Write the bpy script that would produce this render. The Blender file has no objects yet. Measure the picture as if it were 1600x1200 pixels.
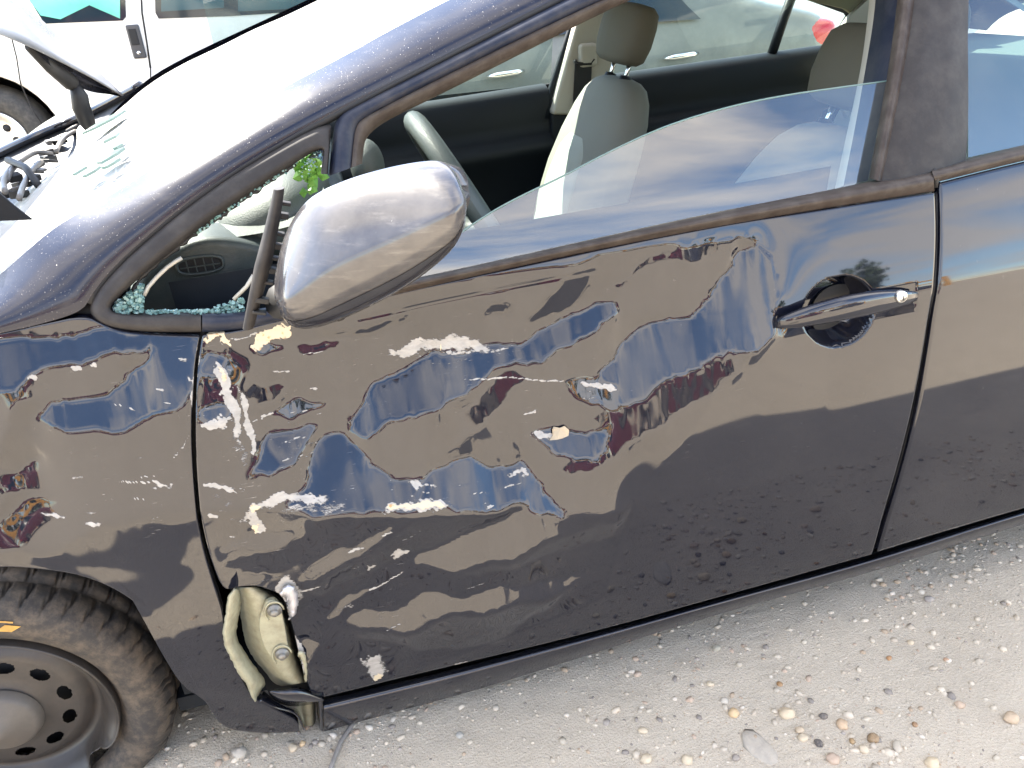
import bpy, math, random
import numpy as np
from mathutils import Vector, Matrix, noise as mnoise
rnd = random.Random(7)
sc = bpy.context.scene
col = sc.collection
rad = math.radians

# ------------------------------------------------------------------ camera
CAM = np.array([0.64966, -0.96635, 1.29273]); YAW, PITCH, ROLL, FPX = 0.214836, 0.478963, -0.07621, 1230.99
def cam_axes():
    f = np.array([math.sin(YAW)*math.cos(PITCH), math.cos(YAW)*math.cos(PITCH), -math.sin(PITCH)])
    r = np.array([math.cos(YAW), -math.sin(YAW), 0.0]); u = np.cross(r, f)
    c, s = math.cos(ROLL), math.sin(ROLL)
    return c*r+s*u, -s*r+c*u, f
CR, CU, CF = cam_axes()
cd = bpy.data.cameras.new("camera"); cam = bpy.data.objects.new("camera", cd); col.objects.link(cam)
cd.sensor_fit = 'HORIZONTAL'; cd.sensor_width = 36.0; cd.lens = FPX*36.0/1600.0
cd.clip_start = 0.02; cd.clip_end = 2000
M = Matrix(((CR[0], CU[0], -CF[0], CAM[0]), (CR[1], CU[1], -CF[1], CAM[1]), (CR[2], CU[2], -CF[2], CAM[2]), (0, 0, 0, 1)))
cam.matrix_world = M
sc.camera = cam

# ------------------------------------------------------------------ light
SUN = Vector((-0.45, 0.72, 0.86)).normalized()
w = bpy.data.worlds.new("World"); sc.world = w; w.use_nodes = True
wn, wl = w.node_tree.nodes, w.node_tree.links
wn.clear()
wo = wn.new('ShaderNodeOutputWorld'); wb = wn.new('ShaderNodeBackground'); wb.inputs[1].default_value = 0.15
sky = wn.new('ShaderNodeTexSky'); sky.sky_type = 'NISHITA'; sky.sun_disc = False
sky.sun_elevation = math.asin(SUN.z); sky.sun_rotation = math.atan2(SUN.x, SUN.y)
sky.altitude = 400; sky.air_density = 1.0; sky.dust_density = 0.25; sky.ozone_density = 1.9
tc = wn.new('ShaderNodeTexCoord'); sep = wn.new('ShaderNodeSeparateXYZ'); wl.new(tc.outputs['Generated'], sep.inputs[0])
def wm(op, a, b=None, c=None):
    n = wn.new('ShaderNodeMath'); n.operation = op
    for i, v in enumerate((a, b, c)):
        if v is None: continue
        if isinstance(v, (int, float)): n.inputs[i].default_value = v
        else: wl.new(v, n.inputs[i])
    return n.outputs[0]
zz = wm('MAXIMUM', wm('ADD', sep.outputs[2], 0.12), 0.05)
cx = wm('DIVIDE', sep.outputs[0], zz); cy = wm('DIVIDE', sep.outputs[1], zz)
cmb = wn.new('ShaderNodeCombineXYZ'); wl.new(cx, cmb.inputs[0]); wl.new(wm('MULTIPLY', cy, 1.9), cmb.inputs[1])
nz = wn.new('ShaderNodeTexNoise'); nz.inputs['Scale'].default_value = 0.75; nz.inputs['Detail'].default_value = 7; nz.inputs['Roughness'].default_value = 0.58
nz.inputs['Distortion'].default_value = 0.6
off = wn.new('ShaderNodeVectorMath'); off.operation = 'ADD'; off.inputs[1].default_value = (2.3, 4.1, 0.6); wl.new(cmb.outputs[0], off.inputs[0]); wl.new(off.outputs[0], nz.inputs['Vector'])
cr = wn.new('ShaderNodeValToRGB'); cr.color_ramp.elements[0].position = 0.45; cr.color_ramp.elements[1].position = 0.62
wl.new(nz.outputs['Fac'], cr.inputs[0])
mx = wn.new('ShaderNodeMix'); mx.data_type = 'RGBA'
wl.new(wm('MULTIPLY', cr.outputs[0], 0.85), mx.inputs[0]); wl.new(sky.outputs[0], mx.inputs[6]); mx.inputs[7].default_value = (5.8, 5.4, 5.0, 1)
wl.new(mx.outputs[2], wb.inputs[0]); wl.new(wb.outputs[0], wo.inputs[0])
sd = bpy.data.lights.new("sun", 'SUN'); sd.energy = 5.0; sd.angle = rad(0.55); sd.color = (1.0, 0.93, 0.82)
so = bpy.data.objects.new("sun", sd); col.objects.link(so)
so.rotation_euler = SUN.to_track_quat('Z', 'Y').to_euler(); so.location = SUN*30
vs = sc.view_settings; vs.view_transform = 'Standard'; vs.look = 'None'; vs.exposure = 2.6; vs.gamma = 1.0; vs.use_curve_mapping = False
sc.cycles.max_bounces = 10; sc.cycles.transparent_max_bounces = 16; sc.cycles.glossy_bounces = 5; sc.cycles.transmission_bounces = 8
sc.cycles.caustics_reflective = False; sc.cycles.caustics_refractive = False
sc.cycles.sample_clamp_indirect = 8.0
sc.cycles.use_denoising = True

# ------------------------------------------------------------------ pixel <-> place
def ray(px): return CF + CR*(px[0]-800)/FPX - CU*(px[1]-600)/FPX
def aty(px, y):
    d = ray(px); return CAM + d*((y-CAM[1])/d[1])
def atz(px, z):
    d = ray(px); return CAM + d*((z-CAM[2])/d[2])
def pix(P):
    P = np.asarray(P, float); d = P-CAM; k = d@CF
    return np.stack([800+FPX*(d@CR)/k, 600-FPX*(d@CU)/k], -1)
# outer skin of the car's left side: y as a function of (x, z)
PZ = np.array([0.05, .18, .30, .50, .65, .76, .793, .806, .822, .90, .97, 1.05, 1.20, 1.40, 1.6])
PD = np.array([-.30, -.27, -.16, -.06, .01, 0.05, .08, .17, .31, .35, .40, .45, .56, .70, .8])
_zf = np.linspace(.05, 1.6, 600); _sf = np.interp(_zf, PZ, PD)
_yf = np.concatenate([[0], np.cumsum((_sf[1:]+_sf[:-1])/2*np.diff(_zf))]); _yf -= np.interp(.65, _zf, _yf)
def S(x, z):
    x = np.asarray(x, float)
    pl = np.where(x > 1.2, .03*(x-1.2)**2, .012*(x-1.2)**2) + .25*np.maximum(0, .1-x)**2
    return np.interp(z, _zf, _yf) + pl
def ats(px, off=0.0):
    y = 0.0
    for _ in range(40):
        P = aty(px, y); y = float(S(P[0], P[2])) + off
    return P
def resample(pts, n, smooth=True):
    P = np.array(pts, float)
    if smooth and len(P) > 2:                       # light Chaikin rounding that keeps the ends
        for _ in range(2):
            Q = [P[0]]
            for a, b in zip(P[:-1], P[1:]): Q += [a*.75+b*.25, a*.25+b*.75]
            Q.append(P[-1]); P = np.array(Q)
    L = np.concatenate([[0], np.cumsum(np.linalg.norm(np.diff(P, axis=0), axis=1))])
    t = np.linspace(0, L[-1], n)
    return np.stack([np.interp(t, L, P[:, k]) for k in range(P.shape[1])], -1)

# ------------------------------------------------------------------ mesh helpers
def link(name, me, m=None, parent=None, smooth=True):
    o = bpy.data.objects.new(name, me); col.objects.link(o)
    if m is not None: me.materials.append(m)
    if smooth and len(me.polygons): me.polygons.foreach_set('use_smooth', [True]*len(me.polygons))
    if parent is not None: o.parent = parent
    return o
def mesh(name, v, f, m=None, parent=None, smooth=True):
    me = bpy.data.meshes.new(name); me.from_pydata([tuple(map(float, p)) for p in v], [], [tuple(q) for q in f]); me.update()
    return link(name, me, m, parent, smooth)
def empty(name, loc=(0, 0, 0), rz=0):
    o = bpy.data.objects.new(name, None); col.objects.link(o); o.location = loc; o.rotation_euler = (0, 0, rz); return o
def tag(o, label, cat, group=None):
    o['label'] = label; o['category'] = cat
    if group: o['group'] = group
    return o
class MB:
    def __init__(s): s.v = []; s.f = []
    def add(s, v, f):
        n = len(s.v); s.v += [tuple(map(float, p)) for p in v]; s.f += [tuple(i+n for i in q) for q in f]
    def grid(s, P, closeu=False):
        P = np.asarray(P); nu, nv = P.shape[:2]; f = []
        for i in range(nu if closeu else nu-1):
            for j in range(nv-1):
                a, b = i*nv+j, ((i+1) % nu)*nv+j
                f.append((a, b, b+1, a+1))
        s.add(P.reshape(-1, 3), f)
    def box(s, c, d, R=None, taper=1.0):
        v = []
        for z in (-1, 1):
            k = 1 if z < 0 else taper
            for x, y in ((-1, -1), (1, -1), (1, 1), (-1, 1)):
                p = Vector((x*d[0]/2*k, y*d[1]/2*k, z*d[2]/2))
                if R is not None: p = R @ p
                v.append((p.x+c[0], p.y+c[1], p.z+c[2]))
        s.add(v, [(3, 2, 1, 0), (4, 5, 6, 7), (0, 1, 5, 4), (1, 2, 6, 5), (2, 3, 7, 6), (3, 0, 4, 7)])
    def tube(s, pts, r, n=8, cap=True):
        P = [Vector(p) for p in pts]; rs = r if hasattr(r, '__len__') else [r]*len(P); v = []; up = None
        for i, p in enumerate(P):
            t = (P[min(i+1, len(P)-1)]-P[max(i-1, 0)]).normalized()
            if up is None:
                up = Vector((0, 0, 1)) if abs(t.z) < .9 else Vector((1, 0, 0))
            a = t.cross(up).normalized(); b = a.cross(t).normalized(); up = b
            for k in range(n):
                q = p + (a*math.cos(2*math.pi*k/n)+b*math.sin(2*math.pi*k/n))*rs[i]; v.append(q)
        f = []
        for i in range(len(P)-1):
            for k in range(n): f.append((i*n+k, i*n+(k+1) % n, (i+1)*n+(k+1) % n, (i+1)*n+k))
        if cap: f.append(tuple(range(n-1, -1, -1))); f.append(tuple((len(P)-1)*n+k for k in range(n)))
        s.add(v, f)
    def lathe(s, prof, c, n=48, ax='y', fn=None, skip=None):
        v = []; f = []; m = len(prof)
        for i in range(n):
            a = 2*math.pi*i/n
            for j, (r, h) in enumerate(prof):
                if fn: r, h = fn(a, j, r, h)
                if ax == 'y': v.append((c[0]+r*math.cos(a), c[1]+h, c[2]+r*math.sin(a)))
                else: v.append((c[0]+r*math.cos(a), c[1]+r*math.sin(a), c[2]+h))
        for i in range(n):
            for j in range(m-1):
                if skip and skip(i, j): continue
                f.append((i*m+j, ((i+1) % n)*m+j, ((i+1) % n)*m+j+1, i*m+j+1))
        s.add(v, f)
    def prism(s, outline, d):
        """closed outline of 3-D points pushed along vector d"""
        n = len(outline); a = [Vector(p) for p in outline]; b = [p+Vector(d) for p in a]
        f = [tuple(range(n)), tuple(range(2*n-1, n-1, -1))] + [(i, n+i, n+(i+1) % n, (i+1) % n) for i in range(n)]
        s.add(a+b, f)
    def build(s, name, m, parent=None, smooth=False, bevel=0, sub=0):
        o = mesh(name, s.v, s.f, m, parent, smooth)
        if bevel:
            b = o.modifiers.new('bevel', 'BEVEL'); b.width = bevel; b.segments = 2; b.limit_method = 'ANGLE'; b.angle_limit = rad(35)
            o.data.polygons.foreach_set('use_smooth', [True]*len(o.data.polygons))
            wn_ = o.modifiers.new('wn', 'WEIGHTED_NORMAL'); wn_.keep_sharp = True
        if sub:
            q = o.modifiers.new('sub', 'SUBSURF'); q.levels = sub; q.render_levels = sub
        return o
def coons(T, B, L, R, nu, nv):
    """T, B run left to right; L, R run top to bottom; 2-D points"""
    T, B = resample(T, nu, False), resample(B, nu, False); L, R = resample(L, nv, False), resample(R, nv, False)
    u = np.linspace(0, 1, nu)[None, :, None]; v = np.linspace(0, 1, nv)[:, None, None]
    return (1-v)*T[None]+v*B[None]+(1-u)*L[:, None]+u*R[:, None] - ((1-u)*(1-v)*T[0]+u*(1-v)*T[-1]+(1-u)*v*B[0]+u*v*B[-1])

# ------------------------------------------------------------------ materials
def NT(name):
    m = bpy.data.materials.new(name); m.use_nodes = True; nt = m.node_tree; nt.nodes.clear(); return m, nt
class NB:
    def __init__(s, nt): s.nt = nt
    def n(s, t, **kw):
        x = s.nt.nodes.new(t)
        for k, v in kw.items(): setattr(x, k, v)
        return x
    def put(s, sock, v):
        if hasattr(v, 'is_output'): s.nt.links.new(v, sock)
        elif isinstance(v, tuple) and len(v) == 3 and sock.type == 'RGBA': sock.default_value = (*v, 1)
        else: sock.default_value = v
    def math(s, op, a, b=None, clamp=False):
        x = s.n('ShaderNodeMath', operation=op, use_clamp=clamp); s.put(x.inputs[0], a)
        if b is not None: s.put(x.inputs[1], b)
        return x.outputs[0]
    def noise(s, scale, detail=4, rough=.55, vec=None, dist=0):
        x = s.n('ShaderNodeTexNoise'); x.inputs['Scale'].default_value = scale; x.inputs['Detail'].default_value = detail
        x.inputs['Roughness'].default_value = rough; x.inputs['Distortion'].default_value = dist
        s.put(x.inputs['Vector'], vec if vec is not None else s.obj()); return x.outputs['Fac']
    def obj(s):
        if not hasattr(s, '_o'):
            s._o = s.n('ShaderNodeTexCoord').outputs['Object']
        return s._o
    def scaled(s, sc_):
        x = s.n('ShaderNodeMapping'); x.inputs['Scale'].default_value = sc_; s.put(x.inputs['Vector'], s.obj()); return x.outputs[0]
    def ramp(s, f, a, b):
        x = s.n('ShaderNodeMapRange'); x.interpolation_type = 'SMOOTHSTEP'; s.put(x.inputs[0], f); x.inputs[1].default_value = a; x.inputs[2].default_value = b; return x.outputs[0]
    def mix(s, f, a, b):
        x = s.n('ShaderNodeMix', data_type='RGBA'); s.put(x.inputs[0], f); s.put(x.inputs[6], a); s.put(x.inputs[7], b); return x.outputs[2]
    def attr(s, name):
        return s.n('ShaderNodeAttribute', attribute_name=name)
    def bump(s, h, strength=.3, dist=.002, normal=None):
        x = s.n('ShaderNodeBump'); x.inputs['Strength'].default_value = strength; x.inputs['Distance'].default_value = dist; s.put(x.inputs['Height'], h)
        if normal is not None: s.put(x.inputs['Normal'], normal)
        return x.outputs[0]
    def bsdf(s, **kw):
        x = s.n('ShaderNodeBsdfPrincipled')
        for k, v in kw.items(): s.put(x.inputs[k.replace('_', ' ')], v)
        return x
    def out(s, sh):
        o = s.n('ShaderNodeOutputMaterial'); s.nt.links.new(sh, o.inputs[0])
def simple(name, c, rough=.5, ior=1.5, metal=0.0, var=.25, vs_=9, bump=0, bs=150, dust=0.0, dustc=(.34, .31, .27)):
    m, nt = NT(name); b = NB(nt)
    f = b.noise(vs_, 5)
    cc = b.mix(f, tuple(x*(1-var) for x in c), tuple(min(1, x*(1+var)) for x in c))
    if dust:
        d = b.math('MULTIPLY', b.ramp(b.noise(vs_*2.3, 8, .7), .35, .75), dust)
        cc = b.mix(d, cc, dustc)
    p = b.bsdf(Base_Color=cc, Roughness=b.math('ADD', b.math('MULTIPLY', f, .2), rough-.1, True), IOR=ior, Metallic=metal)
    if bump: b.put(p.inputs['Normal'], b.bump(b.noise(bs, 3), bump, .002))
    b.out(p.outputs[0]); return m
def paint(name, c=(.004, .005, .011), dust=.05, speck=.5, scuffs=False, ior=1.60, rough=.03):
    """glossy dark car paint under a thin, uneven dust film; optional worn areas from mesh attributes"""
    m, nt = NT(name); b = NB(nt)
    film = b.math('MULTIPLY', b.ramp(b.noise(5, 6, .65), .25, .8), dust)
    streak = b.math('MULTIPLY', b.ramp(b.noise(14, 6, .7, b.scaled((1.0, 1.0, 6.0))), .5, .85), dust*.9)
    th_ = .66 if speck > .6 else .74; fleck = b.math('MULTIPLY', b.math('MULTIPLY', b.ramp(b.noise(470, 3, .6), th_, th_+.07), b.ramp(b.noise(26, 4, .6), .3, .62)), speck)
    spots = b.math('MULTIPLY', b.ramp(b.noise(95, 3, .6), .72, .78), speck*.35)
    d = b.math('ADD', b.math('ADD', film, streak), b.math('ADD', fleck, spots), True)
    cc = b.mix(d, c, (.40, .37, .33)); ro = b.math('ADD', b.math('MULTIPLY', d, .75), rough, True)
    coat = b.math('SUBTRACT', 1.0, b.math('MULTIPLY', d, .6), True)
    nrm = None
    if scuffs:
        a = b.attr('scuff').outputs['Fac']; be = b.attr('bare').outputs['Fac']
        fine = b.noise(240, 6, .75, b.scaled((.45, 1.0, 3.4))); big = b.noise(70, 8, .75, b.scaled((.7, 1.0, 1.5)), dist=.8)
        lim = b.math('SUBTRACT', 1.17, a)
        sf = b.math('MULTIPLY', b.ramp(b.math('SUBTRACT', b.math('ADD', b.math('MULTIPLY', fine, .6), b.math('MULTIPLY', big, .55)), lim), -.06, .08), b.math('MINIMUM', b.math('MULTIPLY', a, 4.0), 1.0))
        cc = b.mix(sf, cc, b.mix(big, (.08, .078, .075), (.46, .44, .41))); ro = b.math('MAXIMUM', ro, b.math('MULTIPLY', sf, .55))
        sh = b.math('MULTIPLY', b.math('MINIMUM', a, 1.0), .22)           # burnished paint around every scrape
        ro = b.math('MAXIMUM', ro, sh)
        bf = b.ramp(b.math('ADD', be, b.math('MULTIPLY', b.math('SUBTRACT', big, .5), .7)), .42, .55)
        cc = b.mix(bf, cc, b.mix(b.ramp(b.noise(120, 4), .55, .72), (.46, .39, .27), (.36, .20, .07))); ro = b.math('MAXIMUM', ro, b.math('MULTIPLY', bf, .5))
        # hair-fine scratches
        th = b.attr('scratch').outputs['Fac']
        ln = b.noise(900, 2, .5, b.scaled((.035, 1.0, .6))); ln = b.math('MULTIPLY', b.math('MULTIPLY', b.ramp(ln, .68, .74), th), b.ramp(b.noise(22, 4, .7), .48, .66))
        cc = b.mix(ln, cc, (.33, .31, .28)); ro = b.math('MAXIMUM', ro, b.math('MULTIPLY', ln, .4))
        nrm = b.bump(b.math('ADD', b.math('MULTIPLY', sf, fine), bf), .5, .0012)
    p = b.bsdf(Base_Color=cc, Roughness=ro, IOR=ior)
    if nrm is not None: b.put(p.inputs['Normal'], nrm)
    b.out(p.outputs[0]); return m
def glass(name, tint=(.80, .90, .87), dust=.06, refl=1.55, dustc=(.55, .55, .5), rough=0.0, dscale=6):
    m, nt = NT(name); b = NB(nt)
    tr = b.n('ShaderNodeBsdfTransparent'); tr.inputs[0].default_value = (*tint, 1)
    gl = b.n('ShaderNodeBsdfGlossy'); gl.inputs['Roughness'].default_value = rough; gl.inputs['Color'].default_value = (1, 1, 1, 1)
    ge = b.n('ShaderNodeNewGeometry'); dt = b.n('ShaderNodeVectorMath', operation='DOT_PRODUCT'); b.put(dt.inputs[0], ge.outputs['Normal']); b.put(dt.inputs[1], ge.outputs['Incoming'])
    f0 = 1.7*((refl-1)/(refl+1))**2; sch = b.math('POWER', b.math('SUBTRACT', 1.0, b.math('ABSOLUTE', dt.outputs['Value']), True), 5.0)
    fr = b.math('ADD', b.math('MULTIPLY', sch, 1-f0), f0, True)
    a = b.n('ShaderNodeMixShader'); b.put(a.inputs[0], fr); b.put(a.inputs[1], tr.outputs[0]); b.put(a.inputs[2], gl.outputs[0])
    df = b.n('ShaderNodeBsdfDiffuse'); df.inputs[0].default_value = (*dustc, 1)
    f = b.math('ADD', b.math('MULTIPLY', b.ramp(b.noise(dscale, 8, .65), .2, .85), dust), b.math('MULTIPLY', b.ramp(b.noise(330, 2), .75, .8), min(.6, dust*4)), True)
    mm = b.n('ShaderNodeMixShader'); b.put(mm.inputs[0], f); b.put(mm.inputs[1], a.outputs[0]); b.put(mm.inputs[2], df.outputs[0])
    b.out(mm.outputs[0]); return m
M_paint = paint('black_paint', dust=.03, speck=.3)
M_door = paint('black_paint_worn', dust=.018, speck=.3, scuffs=True)
M_low = paint('black_paint_dirty', dust=.05, speck=.25, rough=.08)
M_pillar = paint('black_paint_dusty', c=(.003, .005, .016), dust=.05, speck=.9, rough=.15, ior=1.42)
M_trim = simple('grey_black_trim', (.018, .016, .016), .6, ior=1.35, var=.3, dust=.06, vs_=12)
M_frame = simple('navy_black_frame', (.007, .011, .024), .42, ior=1.30, var=.2, dust=.08)
M_rubber = simple('brown_black_rubber', (.030, .022, .018), .5, ior=1.33, var=.35, dust=.10, vs_=16)
M_black = simple('deep_black', (.004, .004, .005), .6, var=.2)
M_under = simple('underbody_black', (.009, .008, .008), .7, var=.4, dust=.07)
M_int = simple('dark_interior_plastic', (.006, .009, .013), .55, ior=1.35, var=.2, bump=.15, bs=600)
M_dash = simple('grey_green_dash', (.062, .072, .064), .55, var=.10, bump=.5, bs=420)
M_dashd = simple('dark_green_dash', (.036, .046, .042), .5, var=.15, bump=.3, bs=500, dust=.10)
M_wheelrim = simple('steering_leather', (.055, .066, .058), .38, var=.15, bump=.45, bs=700)
M_seat = simple('beige_grey_cloth', (.19, .185, .155), .85, var=.07, bump=.25, bs=900)
M_seatin = simple('pale_seat_insert', (.30, .31, .27), .85, var=.06, bump=.4, bs=1200)
M_head = simple('grey_headrest_cloth', (.115, .105, .08), .85, var=.07, bump=.2, bs=900)
M_beige = simple('beige_pillar_trim', (.38, .355, .30), .55, var=.06)
M_chrome = simple('bright_chrome', (.75, .75, .76), .12, metal=1, var=.05)
M_silver = simple('silver_lock', (.62, .61, .58), .28, metal=1, var=.15)
M_steel = simple('dirty_steel_rim', (.030, .026, .023), .42, var=.4, dust=.3, vs_=14, dustc=(.075, .060, .047))
M_hub = simple('dusty_hub', (.08, .070, .060), .55, var=.3, vs_=10, dust=.4, dustc=(.15, .13, .105))
M_tyre = simple('muddy_tyre', (.022, .020, .019), .72, var=.5, vs_=18, bump=.3, bs=120, dust=.62, dustc=(.15, .115, .08))
M_tyre2 = simple('plain_tyre', (.03, .03, .03), .75, var=.3, dust=.3, dustc=(.2, .18, .15))
M_cream = simple('cream_primer', (.30, .29, .20), .40, var=.2, vs_=22, dust=.5, dustc=(.12, .09, .055), bump=.3, bs=60)
M_bolt = simple('zinc_bolt', (.20, .19, .17), .5, metal=.7, var=.3)
M_white = simple('white_van_paint', (.78, .77, .74), .3, var=.03, vs_=2, dust=.12, dustc=(.6, .5, .38))
M_gs = simple('seat_glass_green', (.10, .33, .26), .1, var=.6, vs_=3)
M_dglass = simple('dark_tinted_glass', (.010, .022, .032), .06, var=.3, vs_=3)
M_leaf = simple('green_leaf', (.12, .30, .045), .5, var=.5, vs_=30)
M_shard = None
M_doorglass = glass('door_glass', (.80, .90, .88), .035, 1.72, dscale=9)
M_rearglass = glass('rear_glass', (.42, .52, .50), .05, 1.72)
M_farglass = glass('far_glass', (.70, .82, .78), .22, 1.5, (.42, .46, .40))

# ------------------------------------------------------------------ crash dents: a height field over the left side
GX = np.arange(-.16, 1.64, .0045); GZ = np.arange(.10, 1.03, .0045)
gx, gz = np.meshgrid(GX, GZ, indexing='ij')
gy = S(gx, gz)
GPX = pix(np.stack([gx, gy, gz], -1))
def inside(poly, P):
    x, y = P[..., 0], P[..., 1]; c = np.zeros(x.shape, bool); n = len(poly)
    for i in range(n):
        (x0, y0), (x1, y1) = poly[i], poly[(i+1) % n]
        if y0 == y1: continue
        c ^= ((y0 > y) != (y1 > y)) & (x < (x1-x0)*(y-y0)/(y1-y0)+x0)
    return c
def reflect_slope():
    """surface slope dy/dz needed for the mirrored sight line to leave at a wanted elevation"""
    d = np.stack([gx, gy, gz], -1)-CAM; d /= np.linalg.norm(d, axis=-1, keepdims=True)
    yx = (S(gx+.002, gz)-S(gx-.002, gz))/.004
    ss = np.linspace(-1.0, 1.3, 60); E_ = []
    for s in ss:
        n = np.stack([yx, -np.ones_like(yx), np.full_like(yx, s)], -1); n /= np.linalg.norm(n, axis=-1, keepdims=True)
        r = d-2*(d*n).sum(-1, keepdims=True)*n
        E_.append(np.degrees(np.arcsin(r[..., 2])))
    return ss, np.array(E_)
SS, EE = reflect_slope()
def slope_for(e):
    k = np.clip((EE < e).sum(0), 1, len(SS)-1)
    e0 = np.take_along_axis(EE, (k-1)[None], 0)[0]; e1 = np.take_along_axis(EE, k[None], 0)[0]
    return SS[k-1]+(SS[k]-SS[k-1])*np.clip((e-e0)/(e1-e0+1e-9), 0, 1)
base_s = np.interp(gz, PZ, PD)
damaged = [(-400, 480), (130, 488), (316, 505), (560, 470), (1000, 392), (1170, 372), (1205, 400), (1215, 520), (1100, 640), (990, 775), (962, 850), (940, 930), (700, 1030), (500, 1095), (330, 1130), (230, 1010), (0, 915), (-400, 915)]
DM = inside(damaged, GPX)
tgt = base_s.copy(); wgt = np.where(DM, .10, 1.5)
ups = DM & (GPX[..., 1] < 790); tgt[ups] = slope_for(-13)[ups]; wgt[ups] = .35
low = DM & (GPX[..., 1] >= 790) & (GPX[..., 0] > 316); tgt[low] = slope_for(-45)[low]; wgt[low] = .25
tgt = np.where(DM, tgt, base_s)
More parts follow.
